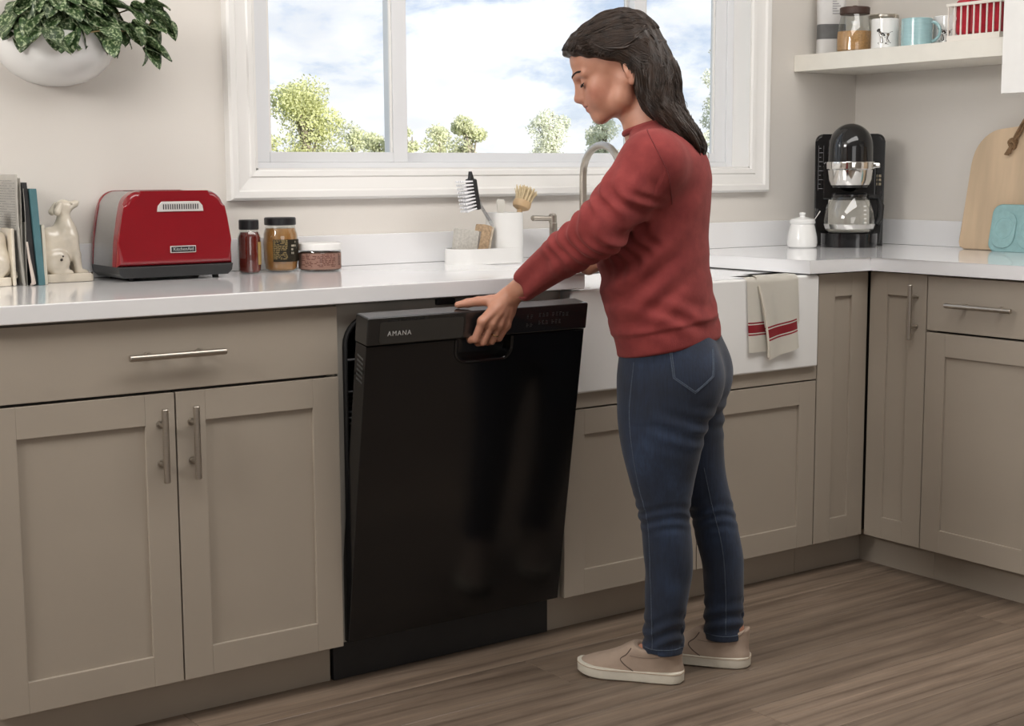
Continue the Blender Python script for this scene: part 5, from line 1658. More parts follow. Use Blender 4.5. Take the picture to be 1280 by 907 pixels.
# hidden core under the clothes keeps head, arms and legs one body
B.zloft([(0.62, -0.015, 0, 0.08, 0.13), (0.75, -0.015, 0, 0.085, 0.13), (0.92, 0.005, 0, 0.080, 0.115), (1.05, 0.015, 0, 0.085, 0.125), (1.15, 0.006, 0, 0.075, 0.135), (1.20, 0.002, 0, 0.055, 0.10), (1.24, 0.02, 0, 0.040, 0.05)])
for leg in (LEG_N, LEG_F):
    B.zloft([(z, a, b_, r1 * 0.72, r2 * 0.72) for z, a, b_, r1, r2 in leg], 0.02)
for (fx, fl, yaw), leg in zip(FEET, (LEG_N, LEG_F)):
    cx_, sx_ = math.cos(yaw), math.sin(yaw)
    P = lambda x, y, z: (fx + x * cx_ - y * sx_, fl + x * sx_ + y * cx_, z)
    B.cone((leg[0][1], leg[0][2], 0.14), P(0.048, 0, 0.085), 0.029, 0.0255, 0.02)
    B.cone(P(0.050, 0, 0.075), P(0.130, 0, 0.045), 0.0255, 0.022, 0.02)
    B.cone(P(0.038, 0, 0.055), P(0.046, 0, 0.095), 0.0185, 0.0235, 0.01)
    B.ell(P(0.045, 0.024, 0.100), (0.012, 0.008, 0.012), 0.012)
    B.ell(P(0.045, -0.024, 0.100), (0.012, 0.008, 0.012), 0.012)
# arms
for sh, el, wr in ((SH_L, EL_L, WR_L), (SH_R, EL_R, WR_R)):
    B.cone(sh, el, 0.042, 0.036, 0.03)
    mid = tuple(0.6 * a + 0.4 * b_ for a, b_ in zip(el, wr))
    B.cone(el, mid, 0.034, 0.031, 0.012)
    B.cone(mid, wr, 0.031, 0.0235, 0.012)
# neck and head
B.cone((0.030, 0, 1.215), HP(-0.030, 0, -0.060), 0.052, 0.047, 0.02)
B.cone((0.050, 0, 1.225), HP(0.012, 0, -0.070), 0.040, 0.036, 0.02)
hd_ = lambda c, r, k, op='add': B.ell(HP(*c), r, k, rot=HR, op=op)
hd_((0.010, 0, 0.024), (0.090, 0.071, 0.080), 0.02)
hd_((0.052, 0, -0.028), (0.050, 0.0530, 0.076), 0.03)
hd_((0.070, 0, 0.036), (0.040, 0.056, 0.042), 0.02)
for s in (-1, 1):
    B.cone(HP(0.012, s * 0.050, -0.045), HP(0.040, s * 0.044, -0.076), 0.020, 0.017, 0.025)
    B.cone(HP(0.040, s * 0.044, -0.076), HP(0.094, s * 0.012, -0.089), 0.017, 0.016, 0.02)
    hd_((0.076, s * 0.0365, -0.030), (0.024, 0.0190, 0.021), 0.020)
    B.cone(HP(0.1085, s * 0.010, 0.0115), HP(0.0900, s * 0.045, 0.009), 0.0095, 0.0085, 0.014)
hd_((0.088, 0, -0.030), (0.026, 0.030, 0.036), 0.018)
for s in (-1, 1):
    hd_((0.080, s * 0.029, -0.054), (0.022, 0.018, 0.022), 0.022)
hd_((0.100, 0, -0.086), (0.0150, 0.019, 0.0145), 0.014)
hd_((0.099, 0, -0.058), (0.0185, 0.027, 0.022), 0.016)
for s in (-1, 1):
    hd_((0.109, s * 0.031, -0.008), (0.0135, 0.0175, 0.0100), 0.012, 'sub')
    hd_((0.0905, s * 0.031, -0.0060), (0.0150, 0.0160, 0.0115), 0.003)       # lowered lids over the eyes
    B.cone(HP(0.1035, s * 0.020, -0.0120), HP(0.0985, s * 0.042, -0.0105), 0.0021, 0.0021, 0.004)
B.cone(HP(0.1060, 0, 0.002), HP(0.1235, 0, -0.029), 0.0075, 0.0090, 0.016)
B.cone(HP(0.1060, 0, -0.020), HP(0.1130, 0, -0.036), 0.0105, 0.0125, 0.014)
hd_((0.1270, 0, -0.0335), (0.0088, 0.0088, 0.0075), 0.006)
for s in (-1, 1):
    hd_((0.1145, s * 0.0105, -0.0375), (0.0100, 0.0062, 0.0064), 0.005)
    hd_((0.1195, s * 0.0050, -0.0425), (0.0035, 0.0028, 0.0025), 0.002, 'sub')
hd_((0.1155, 0, -0.0545), (0.0070, 0.0200, 0.0052), 0.005)
hd_((0.1135, 0, -0.0640), (0.0075, 0.0175, 0.0056), 0.005)
for s in (-1, 1):
    B.cone(HP(0.1235, 0, -0.0592), HP(0.1170, s * 0.014, -0.0588), 0.0016, 0.0016, 0.003, op='sub')
    B.cone(HP(0.1170, s * 0.014, -0.0588), HP(0.1085, s * 0.0245, -0.0560), 0.0016, 0.0010, 0.003, op='sub')
# ears
for s in (-1, 1):
    for c, r in (((-0.006, s * 0.0745, -0.030), (0.0165, 0.0060, 0.0290)),):
        B.ell(HP(*c), r, 0.006, rot=HR)
    B.ell(HP(0.000, s * 0.0825, -0.026), (0.0085, 0.0060, 0.0165), 0.004, rot=HR, op='sub')
    B.ell(HP(0.004, s * 0.0740, -0.053), (0.0075, 0.0050, 0.0085), 0.004, rot=HR)
    B.cone(HP(0.003, s * 0.0765, -0.028), HP(0.005, s * 0.0755, -0.038), 0.0035, 0.0035, 0.004)

# ---- left hand: thumb along the top of the door, fingers over the front into the pocket
def hand(F, wr, mcp, pip, tips, rads, thumb, trad, kp=0.012):
    for i in range(4):
        r = rads[i]
        F.cone(wr[min(i // 2, len(wr) - 1)], mcp[i], 0.0150, r * 1.22, kp)
    for i in range(3):
        F.cone(tuple(0.5 * (np.array(wr[0]) + np.array(mcp[i]))), tuple(0.5 * (np.array(wr[-1]) + np.array(mcp[i + 1]))), 0.0135, 0.0135, 0.008)
    for i in range(4):
        r = rads[i]
        F.ell(mcp[i], (r * 1.12,) * 3, 0.006)
        F.cone(mcp[i], pip[i], r * 1.05, r * 0.97, 0.0035)
        F.cone(pip[i], tips[i][0], r * 0.97, r * 0.90, 0.002)
        F.cone(tips[i][0], tips[i][1], r * 0.90, r * 0.74, 0.002)
    F.chain(thumb, trad, 0.012)
fmcp = [(0.3795, 0.1745, 0.830), (0.3640, 0.1585, 0.823), (0.3520, 0.1400, 0.818), (0.3405, 0.1205, 0.816)]
fpip = [(0.3965, 0.1735, 0.7905), (0.3835, 0.1590, 0.7830), (0.3695, 0.1395, 0.7830), (0.3575, 0.1210, 0.7875)]
inw = np.array([0.787, -0.617, 0])   # door-inward direction in her frame (world +y), see below
iw = np.array([0.0, 1.0, 0.0])
_a = math.atan2(0.787, -0.617)
iw = np.array([math.cos(_a) * 0 + math.sin(_a) * 1, -math.sin(_a) * 0 + math.cos(_a) * 1, 0])   # world +y expressed in her frame
ftips = []
for p in fpip:
    p = np.array(p)
    m1_ = p + iw * 0.020 + np.array([0, 0, -0.004]); m2_ = p + iw * 0.032 + np.array([0, 0, 0.006])
    ftips.append((tuple(m1_), tuple(m2_)))
hand(B, [(0.338, 0.126, 0.880), (0.330, 0.110, 0.876)], fmcp, fpip, ftips, [0.0095, 0.0097, 0.0093, 0.0083],
     [(0.346, 0.128, 0.874), (0.372, 0.138, 0.8735), (0.397, 0.148, 0.8725), (0.419, 0.158, 0.8690), (0.4385, 0.1700, 0.8655)], [0.0150, 0.0128, 0.0108, 0.0100, 0.0078])
# tendons on the back of the hand
for i in range(4):
    a = np.array(fmcp[i]); w = np.array((0.336, 0.119, 0.880))
    off = -iw * 0.0115 + np.array([0, 0, 0.004])
    B.cone(tuple(a + off * 0.9), tuple(0.45 * a + 0.55 * w + off * 1.15), 0.0028, 0.0022, 0.008)
# ---- right hand resting on the worktop behind
rw = np.array(WR_R)
rm = [(0.372, -0.222, 0.9345), (0.378, -0.240, 0.9350), (0.376, -0.258, 0.9345), (0.368, -0.275, 0.9335)]
rp2 = [(0.405, -0.205, 0.9295), (0.415, -0.232, 0.9300), (0.412, -0.262, 0.9295), (0.400, -0.288, 0.9285)]
rt2 = [((0.424, -0.196, 0.9245), (0.438, -0.189, 0.9235)), ((0.437, -0.228, 0.9245), (0.452, -0.226, 0.9235)), ((0.433, -0.264, 0.9245), (0.447, -0.266, 0.9235)), ((0.417, -0.295, 0.9240), (0.428, -0.301, 0.9230))]
shf = lambda p: (p[0] - 0.100, p[1] + 0.060, p[2])
rm = [shf(p) for p in rm]; rp2 = [shf(p) for p in rp2]; rt2 = [(shf(a), shf(b_)) for a, b_ in rt2]
hand(B, [(0.230, -0.182, 0.940), (0.230, -0.198, 0.940)], rm, rp2, rt2, [0.0090, 0.0092, 0.0088, 0.0080],
     [shf(p) for p in [(0.328, -0.236, 0.950), (0.348, -0.212, 0.938), (0.366, -0.192, 0.929), (0.382, -0.180, 0.9245)]], [0.014, 0.0115, 0.0095, 0.0080])
skin_me = B.mesh('body')
del B
# colour of the skin: warm, with rosier cheeks and lips
nv = len(skin_me.vertices)
co = np.zeros(nv * 3, np.float32); skin_me.vertices.foreach_get('co', co); co = co.reshape(-1, 3)
h_ = np.stack(hcoord(co[:, 0], co[:, 1], co[:, 2]), 1)
base = np.array([0.46, 0.225, 0.150]); lip = np.array([0.34, 0.090, 0.080]); rosy = np.array([0.46, 0.175, 0.125])
def gauss(c, s): return np.exp(-(((h_ - np.array(c)) / np.array(s)) ** 2).sum(1))
wl = np.clip(gauss((0.120, 0, -0.0545), (0.010, 0.019, 0.0052)) + gauss((0.118, 0, -0.0640), (0.010, 0.016, 0.0056)), 0, 1)
wr_ = np.clip(gauss((0.085, 0.045, -0.040), (0.03, 0.03, 0.022)) + gauss((0.085, -0.045, -0.040), (0.03, 0.03, 0.022)) + 0.7 * gauss((0.128, 0, -0.034), (0.012, 0.012, 0.010)), 0, 1) * 0.6
colr = base[None] * (1 - wr_[:, None]) + rosy[None] * wr_[:, None]
colr = colr * (1 - wl[:, None]) + lip[None] * wl[:, None]
ca_ = skin_me.color_attributes.new('tone', 'FLOAT_COLOR', 'POINT')
ca_.data.foreach_set('color', np.concatenate([colr, np.ones((nv, 1))], 1).astype(np.float32).ravel())
M_SKIN = bpy.data.materials.new('skin')
M_SKIN.use_nodes = True
t = M_SKIN.node_tree
b = t.nodes['Principled BSDF']
at_ = nd(t, 'ShaderNodeAttribute', attribute_name='tone')
n_ = nd(t, 'ShaderNodeTexNoise', i_Scale=38.0, i_Detail=4.0)
tc = nd(t, 'ShaderNodeTexCoord'); lk(t, tc, 'Object', n_, 'Vector')
rp__ = ramp(t, [(0.3, (0.92, 0.88, 0.86)), (0.7, (1.06, 1.07, 1.08))]); lk(t, n_, 0, rp__, 0)
mxx = nd(t, 'ShaderNodeMix', data_type='RGBA', blend_type='MULTIPLY'); mxx.inputs['Factor'].default_value = 1.0
lk(t, at_, 'Color', mxx, 'A'); lk(t, rp__, 0, mxx, 'B'); lk(t, mxx, 'Result', b, 'Base Color')
b.inputs['Roughness'].default_value = 0.48
b.inputs['Subsurface Weight'].default_value = 0.12
b.inputs['Subsurface Radius'].default_value = (0.010, 0.004, 0.002)
b.inputs['Subsurface Scale'].default_value = 0.6
body = me_obj('body', skin_me, M_SKIN, PER, angle=180)

# eyebrows, lashes, eyes laid on the surface of the face
from mathutils.bvhtree import BVHTree
def bvh_of(me):
    vs = [v.co.copy() for v in me.vertices]
    return BVHTree.FromPolygons(vs, [tuple(p.vertices) for p in me.polygons])
SB = bvh_of(skin_me)
def on_face(y, z, lift):
    """point of the face at head coordinates (y, z), reached from straight ahead"""
    o_ = HP(0.25, y, z)
    h = SB.ray_cast(Vector(o_), Vector(-hx))
    return (h[0] + h[1] * lift) if h[0] is not None else Vector(HP(0.1, y, z))
M_BROW = mat('dark_brow_hair', (0.016, 0.009, 0.006), 0.7, noise=0.2)
M_EYE = mat('eye_white', (0.62, 0.56, 0.52), 0.15, noise=0.03)
M_IRIS = mat('dark_brown_iris', (0.02, 0.010, 0.006), 0.1, noise=0.1)
for s in (-1, 1):
    bm = new_bm()
    for i in range(44):
        f_ = i / 43
        y0 = s * (0.0095 + 0.036 * f_); z0 = 0.0150 + 0.0065 * math.sin(PI * f_ * 0.72) - 0.0035 * f_
        for k in (-1, 0, 1):
            p0 = on_face(y0, z0 + k * 0.0014 * (1 - 0.6 * f_), 0.0006); p1 = on_face(y0 + s * 0.0055, z0 + 0.0026 * (1 - f_) + k * 0.0008, 0.0010)
            bm_tube(bm, [p0, (p0 + p1) / 2 + Vector(hx) * 0.0006, p1], [0.0008, 0.0008, 0.0003], 4)
    o = to_obj('eyebrow', bm, M_BROW, PER)
    o['kind'] = 'stuff'
    bm = new_bm()
    line = []
    for i in range(17):
        f_ = i / 16
        y0 = s * (0.0185 + 0.0255 * f_); zl = -0.0100 - 0.0030 * math.sin(PI * f_) + 0.0015 * f_
        p0 = on_face(y0, zl, 0.0004)
        line.append(p0)
        p1 = p0 + Vector(hx) * (0.0050 + 0.002 * f_) + Vector(hy) * (s * 0.0030 * f_) - Vector(hz) * (0.0022 - 0.0015 * f_)
        bm_tube(bm, [p0, (p0 + p1) / 2 - Vector(hz) * 0.0006, p1], [0.0007, 0.0006, 0.0003], 4)
    bm_tube(bm, line, 0.0012, 5)
    o = to_obj('eyelashes', bm, M_BROW, PER)
    o['kind'] = 'stuff'
    # sliver of eye under the lowered lid
    bm = new_bm()
    lo_ = [on_face(s * (0.0200 + 0.0225 * i / 10), -0.0118 - 0.0034 * math.sin(PI * i / 10) + 0.0010 * i / 10, 0.0005) for i in range(11)]
    hi_ = [on_face(s * (0.0200 + 0.0225 * i / 10), -0.0108 - 0.0024 * math.sin(PI * i / 10) + 0.0012 * i / 10, 0.0006) for i in range(11)]
    va = [bm.verts.new(p) for p in lo_]; vb = [bm.verts.new(p) for p in hi_]
    for i in range(10):
        f = bm.faces.new((va[i], va[i + 1], vb[i + 1], vb[i]))
        f.material_index = 1 if 2 <= i <= 6 else 0
    to_obj('eye', bm, [M_EYE, M_IRIS], PER)

# ---- ring ---------------------------------------------------------------------
a_, b2_ = np.array(fmcp[2]), np.array(fpip[2])
cR = a_ * 0.42 + b2_ * 0.58
to_obj('ring', along(tuple(cR), tuple((b2_ - a_) / np.linalg.norm(b2_ - a_)), [(0.0098, -0.0012), (0.0106, -0.0012), (0.0106, 0.0012), (0.0098, 0.0012)], 28), mat('gold', (0.75, 0.52, 0.28), 0.2, 1.0, noise=0.03), PER)

# ---- jeans ----------------------------------------------------------------------
J = Field((-0.24, -0.24, 0.05), (0.17, 0.24, 0.87), 0.0034)
J.zloft([(0.63, -0.015, 0, 0.100, 0.145), (0.70, -0.0165, 0, 0.117, 0.158), (0.76, -0.014, 0, 0.113, 0.156), (0.85, -0.008, 0, 0.105, 0.150)])
J.zloft(LEG_N, 0.025)
J.zloft(LEG_F, 0.025)
for s in (-1, 1):
    J.ell((-0.062, s * 0.068, 0.700), (0.078, 0.076, 0.085), 0.04)
def folds(x, y, z):
    near = y > -0.012
    ang = np.where(near, np.arctan2(y - 0.07, x + 0.015), np.arctan2(y + 0.09, x + 0.105))
    zk = np.where(near, 0.395, 0.365)
    front = 0.55 + 0.45 * np.cos(ang)
    w = 0.0030 * np.sin((z + 0.012 * np.sin(2.0 * ang + 0.6)) * 2 * PI / 0.027) * np.exp(-((z - zk) / 0.034) ** 2) * (0.5 + 0.5 * front)
    w = w + 0.0034 * np.sin((z + 0.016 * np.sin(ang * 1.5 + 1.0)) * 2 * PI / 0.036 + 0.7) * np.exp(-((z - 0.118) / 0.042) ** 2)
    w = w + 0.0022 * np.sin((z - 0.35 * x) * 2 * PI / 0.040) * np.exp(-((z - 0.595) / 0.045) ** 2) * np.clip(-np.cos(ang) + 0.5, 0, 1.2)
    w = w + 0.0012 * np.sin(z * 53 + 3 * ang) * np.exp(-((z - 0.25) / 0.09) ** 2)
    return w.astype(np.float32)
J.disp(folds, (-0.24, -0.24, 0.05), (0.17, 0.24, 0.80))
# open trouser hems: hollow the lower ends so ankle and shoe show
for leg in (LEG_N, LEG_F):
    J.cone((leg[0][1], leg[0][2], leg[0][0] - 0.03), (leg[0][1], leg[0][2], leg[0][0] + 0.012), leg[0][3] - 0.005, leg[0][3] - 0.007, 0.0, op='sub')
jean_me = J.mesh('jeans')
del J
M_DENIM = bpy.data.materials.new('blue_denim')
M_DENIM.use_nodes = True
t = M_DENIM.node_tree
b = t.nodes['Principled BSDF']
tc = nd(t, 'ShaderNodeTexCoord')
n1 = nd(t, 'ShaderNodeTexNoise', i_Scale=9.0, i_Detail=6.0); lk(t, tc, 'Object', n1, 'Vector')
mp = nd(t, 'ShaderNodeMapping'); mp.inputs['Scale'].default_value = (260, 260, 28); lk(t, tc, 'Object', mp, 0)
n2 = nd(t, 'ShaderNodeTexNoise', i_Scale=1.0, i_Detail=2.0); lk(t, mp, 0, n2, 'Vector')
r1 = ramp(t, [(0.28, (0.004, 0.0085, 0.021)), (0.55, (0.008, 0.017, 0.041)), (0.8, (0.021, 0.040, 0.086))]); lk(t, n1, 0, r1, 0)
r2 = ramp(t, [(0.3, (0.70, 0.72, 0.75)), (0.7, (1.25, 1.24, 1.22))]); lk(t, n2, 0, r2, 0)
mx2 = nd(t, 'ShaderNodeMix', data_type='RGBA', blend_type='MULTIPLY'); mx2.inputs['Factor'].default_value = 1.0
lk(t, r1, 0, mx2, 'A'); lk(t, r2, 0, mx2, 'B'); lk(t, mx2, 'Result', b, 'Base Color')
b.inputs['Roughness'].default_value = 0.85
b.inputs['Sheen Weight'].default_value = 0.15
bp = nd(t, 'ShaderNodeBump', i_Strength=0.35, i_Distance=0.001); lk(t, n2, 0, bp, 'Height'); lk(t, bp, 0, b, 'Normal')
jeans = me_obj('jeans', jean_me, M_DENIM, PER, angle=180)
JB = bvh_of(jean_me)
def on_surface(tree_, pts, src, n=10, lift=0.0006, closed=False):
    """drop a path of (x, z) points onto a surface, coming from direction src (unit xy vector pointing outwards)"""
    out = []
    pp = np.array(pts, float)
    tt = np.arange(len(pp)); t2 = np.linspace(0, len(pp) - 1, (len(pp) - 1) * n + 1)
    xs = np.interp(t2, tt, pp[:, 0]) if closed else catmull(tt, pp[:, 0], t2)
    zs = np.interp(t2, tt, pp[:, 1]) if closed else catmull(tt, pp[:, 1], t2)
    s = Vector((src[0], src[1], 0)).normalized()
    side = Vector((s.y, -s.x, 0))
    for x, z in zip(xs, zs):
        o_ = side * x + s * 0.6
        h = tree_.ray_cast(Vector((o_.x, o_.y, z)), -s)
        if h[0] is not None:
            out.append(h[0] + h[1] * lift)
    return out
M_STITCH = mat('pale_denim_stitch', (0.060, 0.078, 0.110), 0.8, noise=0.3, nscale=300)
# side seam of the near leg (seen from her left: +y)
bm = new_bm()
p_ = on_surface(JB, [(0.042, 0.745), (0.050, 0.621), (0.033, 0.475), (0.013, 0.383), (0.008, 0.251), (0.003, 0.085)], (0, 1), 14)
bm_tube(bm, p_, 0.0013, 5)
to_obj('side_seam', bm, M_STITCH, jeans)
# back pocket outline: two rows of stitching
for gap in (0.0, 0.005):
    c_ = np.array([-0.080, 0.735])
    pk = [(-0.022, 0.775), (-0.028, 0.716), (-0.079, 0.682), (-0.126, 0.716), (-0.132, 0.775)]
    pk = [tuple(c_ + (np.array(q) - c_) * (1 - gap * 14)) for q in pk]
    src = Vector((-0.35, 0.94, 0)).normalized()
    # path given along x as seen from her left; re-express along the tilted side axis
    side = Vector((src.y, -src.x, 0))
    q_ = [(x * side.x + 0.105 * side.y * 1.0, z) for x, z in pk]
    pts = on_surface(JB, q_, (src.x, src.y), 8, closed=True)
    if len(pts) > 3:
        to_obj('pocket_stitching', tube(pts, 0.0012, 5), M_STITCH, jeans)
# hems
for leg in (LEG_N, LEG_F):
    z0, cx0, cy0, r0, r1_ = leg[0]
    for dz in (0.015,):
        pts = []
        for i in range(40):
            a = 2 * PI * i / 40
            h = JB.ray_cast(Vector((cx0 + 0.2 * math.cos(a), cy0 + 0.2 * math.sin(a), z0 + dz)), Vector((-math.cos(a), -math.sin(a), 0)), 0.25)
            if h[0] is not None and (h[0] - Vector((cx0, cy0, z0 + dz))).length < 0.08:
                pts.append(h[0] + h[1] * 0.0004)
        if len(pts) > 10:
            to_obj('hem_stitching', tube(pts, 0.0011, 5, closed=True), M_STITCH, jeans)
# inner seam of the far leg
p_ = on_surface(JB, [(-0.085, 0.50), (-0.105, 0.40), (-0.130, 0.30), (-0.140, 0.20), (-0.142, 0.085)], (0, 1), 12)
p_ = [q for q in p_ if q.y < -0.01]
if len(p_) > 4:
    to_obj('inner_seam', tube(p_, 0.0012, 5), M_STITCH, jeans)

# ---- sweater ---------------------------------------------------------------------
K = Field((-0.17, -0.34, 0.69), (0.33, 0.32, 1.31), 0.0034)
K.zloft([(0.70, -0.010, 0, 0.117, 0.164), (0.76, -0.010, 0, 0.120, 0.167), (0.80, -0.004, 0, 0.124, 0.170), (0.86, 0.012, 0, 0.125, 0.168), (0.95, 0.026, 0, 0.124, 0.164), (1.03, 0.026, 0, 0.121, 0.164), (1.10, 0.016, 0, 0.115, 0.164), (1.16, 0.004, 0, 0.102, 0.160), (1.20, 0.000, 0, 0.084, 0.140), (1.235, 0.016, 0, 0.064, 0.095), (1.262, 0.036, 0, 0.052, 0.058), (1.285, 0.044, 0, 0.051, 0.055)])
def lerp3(a, b_, f_): return tuple(np.array(a) * (1 - f_) + np.array(b_) * f_)
K.cone((0.006, 0.060, 1.195), SH_L, 0.055, 0.060, 0.05)
K.cone(SH_L, lerp3(SH_L, EL_L, 0.5), 0.0635, 0.0600, 0.035)
K.cone(lerp3(SH_L, EL_L, 0.5), EL_L, 0.0600, 0.0545, 0.012)
K.cone(EL_L, lerp3(EL_L, CU_L, 0.45), 0.0545, 0.0490, 0.02)
K.cone(lerp3(EL_L, CU_L, 0.45), CU_L, 0.0490, 0.0345, 0.01)
K.cone((0.015, -0.060, 1.20), SH_R, 0.055, 0.060, 0.05)
K.cone(SH_R, EL_R, 0.0600, 0.0520, 0.035)
K.cone(EL_R, CU_R, 0.0520, 0.0420, 0.02)
# flat cuff end, hem plane and neck opening
def half(p, n_):
    p = np.array(p, float); n_ = np.array(n_, float); n_ /= np.linalg.norm(n_)
    return lambda x, y, z: -((x - p[0]) * n_[0] + (y - p[1]) * n_[1] + (z - p[2]) * n_[2])
d_ = np.array(CU_L) - np.array(EL_L)
K.sub(half(CU_L, d_), np.array(CU_L) - 0.01, np.array(CU_L) + 0.05, 0.006)
d2_ = np.array(CU_R) - np.array(EL_R)
K.sub(half(CU_R, d2_), (CU_R[0] - 0.005, CU_R[1] - 0.07, CU_R[2] - 0.07), np.array(CU_R) + 0.06, 0.006)
K.sub(half((-0.010, 0, 0.7605), (-0.186, 0, -1)), (-0.17, -0.22, 0.69), (0.17, 0.22, 0.80), 0.008)
K.sub(half((0.046, 0, 1.2630), (0.30, 0, 1)), (-0.05, -0.10, 1.23), (0.14, 0.10, 1.31), 0.004)
K.cone((0.030, 0, 1.225), (0.058, 0, 1.30), 0.0475, 0.0475, 0.004, op='sub')
eu = np.array(EL_L) - np.array(SH_L); eu /= np.linalg.norm(eu)
ef = d_ / np.linalg.norm(d_)
def knit_folds(x, y, z):
    # bunching round the left elbow and forearm
    tE = (x - EL_L[0]) * ef[0] + (y - EL_L[1]) * ef[1] + (z - EL_L[2]) * ef[2]
    rE = np.sqrt((x - EL_L[0]) ** 2 + (y - EL_L[1]) ** 2 + (z - EL_L[2]) ** 2)
    tv = x * 0.5 + y * 0.3 - z * 0.2
    arm = np.clip((0.16 - rE) / 0.08, 0, 1) * np.clip((y - 0.075) / 0.04, 0, 1)
    w = 0.0040 * np.sin(2 * PI * (tE + 0.35 * tv * 0.4 + 0.010 * np.sin(z * 60)) / 0.034 + 0.5) * arm
    # soft diagonal folds from the armpit across the waist
    tor = np.clip((0.13 - np.abs(z - 0.93)) / 0.09, 0, 1) * np.clip((y + 0.16) / 0.1, 0, 1)
    w = w + 0.0040 * np.sin(2 * PI * (z + 0.62 * x + 0.018 * np.sin(18 * x + 5 * y)) / 0.072 + 0.9) * tor * np.clip((x + 0.10) / 0.10, 0.25, 1)
    w = w + 0.0028 * np.sin(2 * PI * (z - 0.30 * x + 0.02 * np.sin(22 * y)) / 0.050) * np.exp(-((z - 0.845) / 0.040) ** 2)
    up_ = np.exp(-((z - 1.10) / 0.06) ** 2) * np.clip((y - 0.02) / 0.06, 0, 1)
    w = w + 0.0022 * np.sin(2 * PI * (x * 0.9 + z * 0.5) / 0.060) * up_
    # groove above the hem rib
    zh = 0.7605 - 0.186 * (x + 0.010) + 0.056
    hem = np.clip((zh - z) / 0.006, 0, 1) * (np.abs(y) < 0.20) * (z < 0.86)
    w = w + 0.0028 * hem - 0.0010 * np.exp(-((z - zh - 0.004) / 0.006) ** 2) * (z < 0.87)
    return w.astype(np.float32)
K.disp(knit_folds, (-0.17, -0.34, 0.69), (0.33, 0.32, 1.31))
kn_me = K.mesh('sweater')
del K
M_KNIT = bpy.data.materials.new('rust_red_knit')
M_KNIT.use_nodes = True
t = M_KNIT.node_tree
b = t.nodes['Principled BSDF']
tc = nd(t, 'ShaderNodeTexCoord')
n1 = nd(t, 'ShaderNodeTexNoise', i_Scale=30.0, i_Detail=5.0); lk(t, tc, 'Object', n1, 'Vector')
r1 = ramp(t, [(0.3, (0.180, 0.030, 0.030)), (0.7, (0.245, 0.045, 0.043))]); lk(t, n1, 0, r1, 0)
lk(t, r1, 0, b, 'Base Color')
b.inputs['Roughness'].default_value = 0.95
b.inputs['Specular IOR Level'].default_value = 0.2
b.inputs['Sheen Weight'].default_value = 0.12
b.inputs['Sheen Roughness'].default_value = 0.5
b.inputs['Sheen Tint'].default_value = (1.0, 0.55, 0.5, 1)
mp = nd(t, 'ShaderNodeMapping'); mp.inputs['Scale'].default_value = (500, 500, 300); lk(t, tc, 'Object', mp, 0)
n2 = nd(t, 'ShaderNodeTexNoise', i_Scale=1.0, i_Detail=1.0); lk(t, mp, 0, n2, 'Vector')
bp = nd(t, 'ShaderNodeBump', i_Strength=0.4, i_Distance=0.001); lk(t, n2, 0, bp, 'Height'); lk(t, bp, 0, b, 'Normal')
sw = me_obj('sweater', kn_me, M_KNIT, PER, angle=180)
KB = bvh_of(kn_me)
# ribbed neckband
pts = []
for i in range(40):
    a = 2 * PI * i / 40
    x, y_ = 0.0455 + 0.0495 * math.cos(a), 0.053 * math.sin(a)
    pts.append((x, y_, 1.262 - (0.30 * (0.0455 - x)) * -1.0 if False else 1.2630 + 0.30 * (x - 0.046) * -1.0 * -1.0))
pts = [(x, y_, 1.2630 - 0.0 + (x - 0.046) * 0.30 * -1.0 + 0.0005) for x, y_, _ in pts]
pts = [(0.0470 + (x - 0.0455) * 0.96, y_ * 0.95, z - 0.0055) for x, y_, z in pts]
to_obj('neckband', tube(pts, 0.0072, 8, closed=True), M_KNIT, sw)
# shoulder seam line
p_ = on_surface(KB, [(0.030, 1.252), (0.000, 1.200), (-0.022, 1.150), (-0.025, 1.090)], (-0.1, 1), 12, lift=0.0002)
if len(p_) > 4:
    to_obj('armhole_seam', tube(p_, 0.0014, 5), mat('knit_seam', (0.15, 0.022, 0.022), 0.95, noise=0.1), sw)

# ---- shoes ------------------------------------------------------------------------
M_CANV = mat('taupe_canvas', (0.36, 0.275, 0.215), 0.85, noise=0.06, nscale=40, bump=0.25, bscale=700)
M_RUB = mat('off_white_rubber', (0.66, 0.62, 0.53), 0.5, noise=0.06, nscale=30)
def foot_outline(s, grow=0.0):
    """closed outline of a sole, heel at x=0, toe at x=0.252; s=+1 left foot"""
    pts = []
    half_w = [(0.0, 0.0), (0.004, 0.019), (0.020, 0.035), (0.06, 0.0400), (0.11, 0.0415), (0.155, 0.0440), (0.19, 0.0440), (0.22, 0.0385), (0.238, 0.0275), (0.248, 0.0150), (0.252, 0.0)]
    xs = np.array([p[0] for p in half_w]); ws = np.array([p[1] for p in half_w])
    tt = np.linspace(0, 1, 26)
    xq = 0.126 - 0.126 * np.cos(PI * tt)
    wq = np.interp(xq, xs, ws)
    wq = np.minimum(wq + grow * np.clip(wq / 0.01, 0, 1), 0.06)
    mid = 0.006 * np.sin(PI * xq / 0.252) * -s
    top_ = [(x, m_ + w) for x, w, m_ in zip(xq, wq, mid)]
    bot_ = [(x, m_ - w) for x, w, m_ in zip(xq, wq, mid)]
    return top_ + list(reversed(bot_[1:-1]))
SHOE = {}
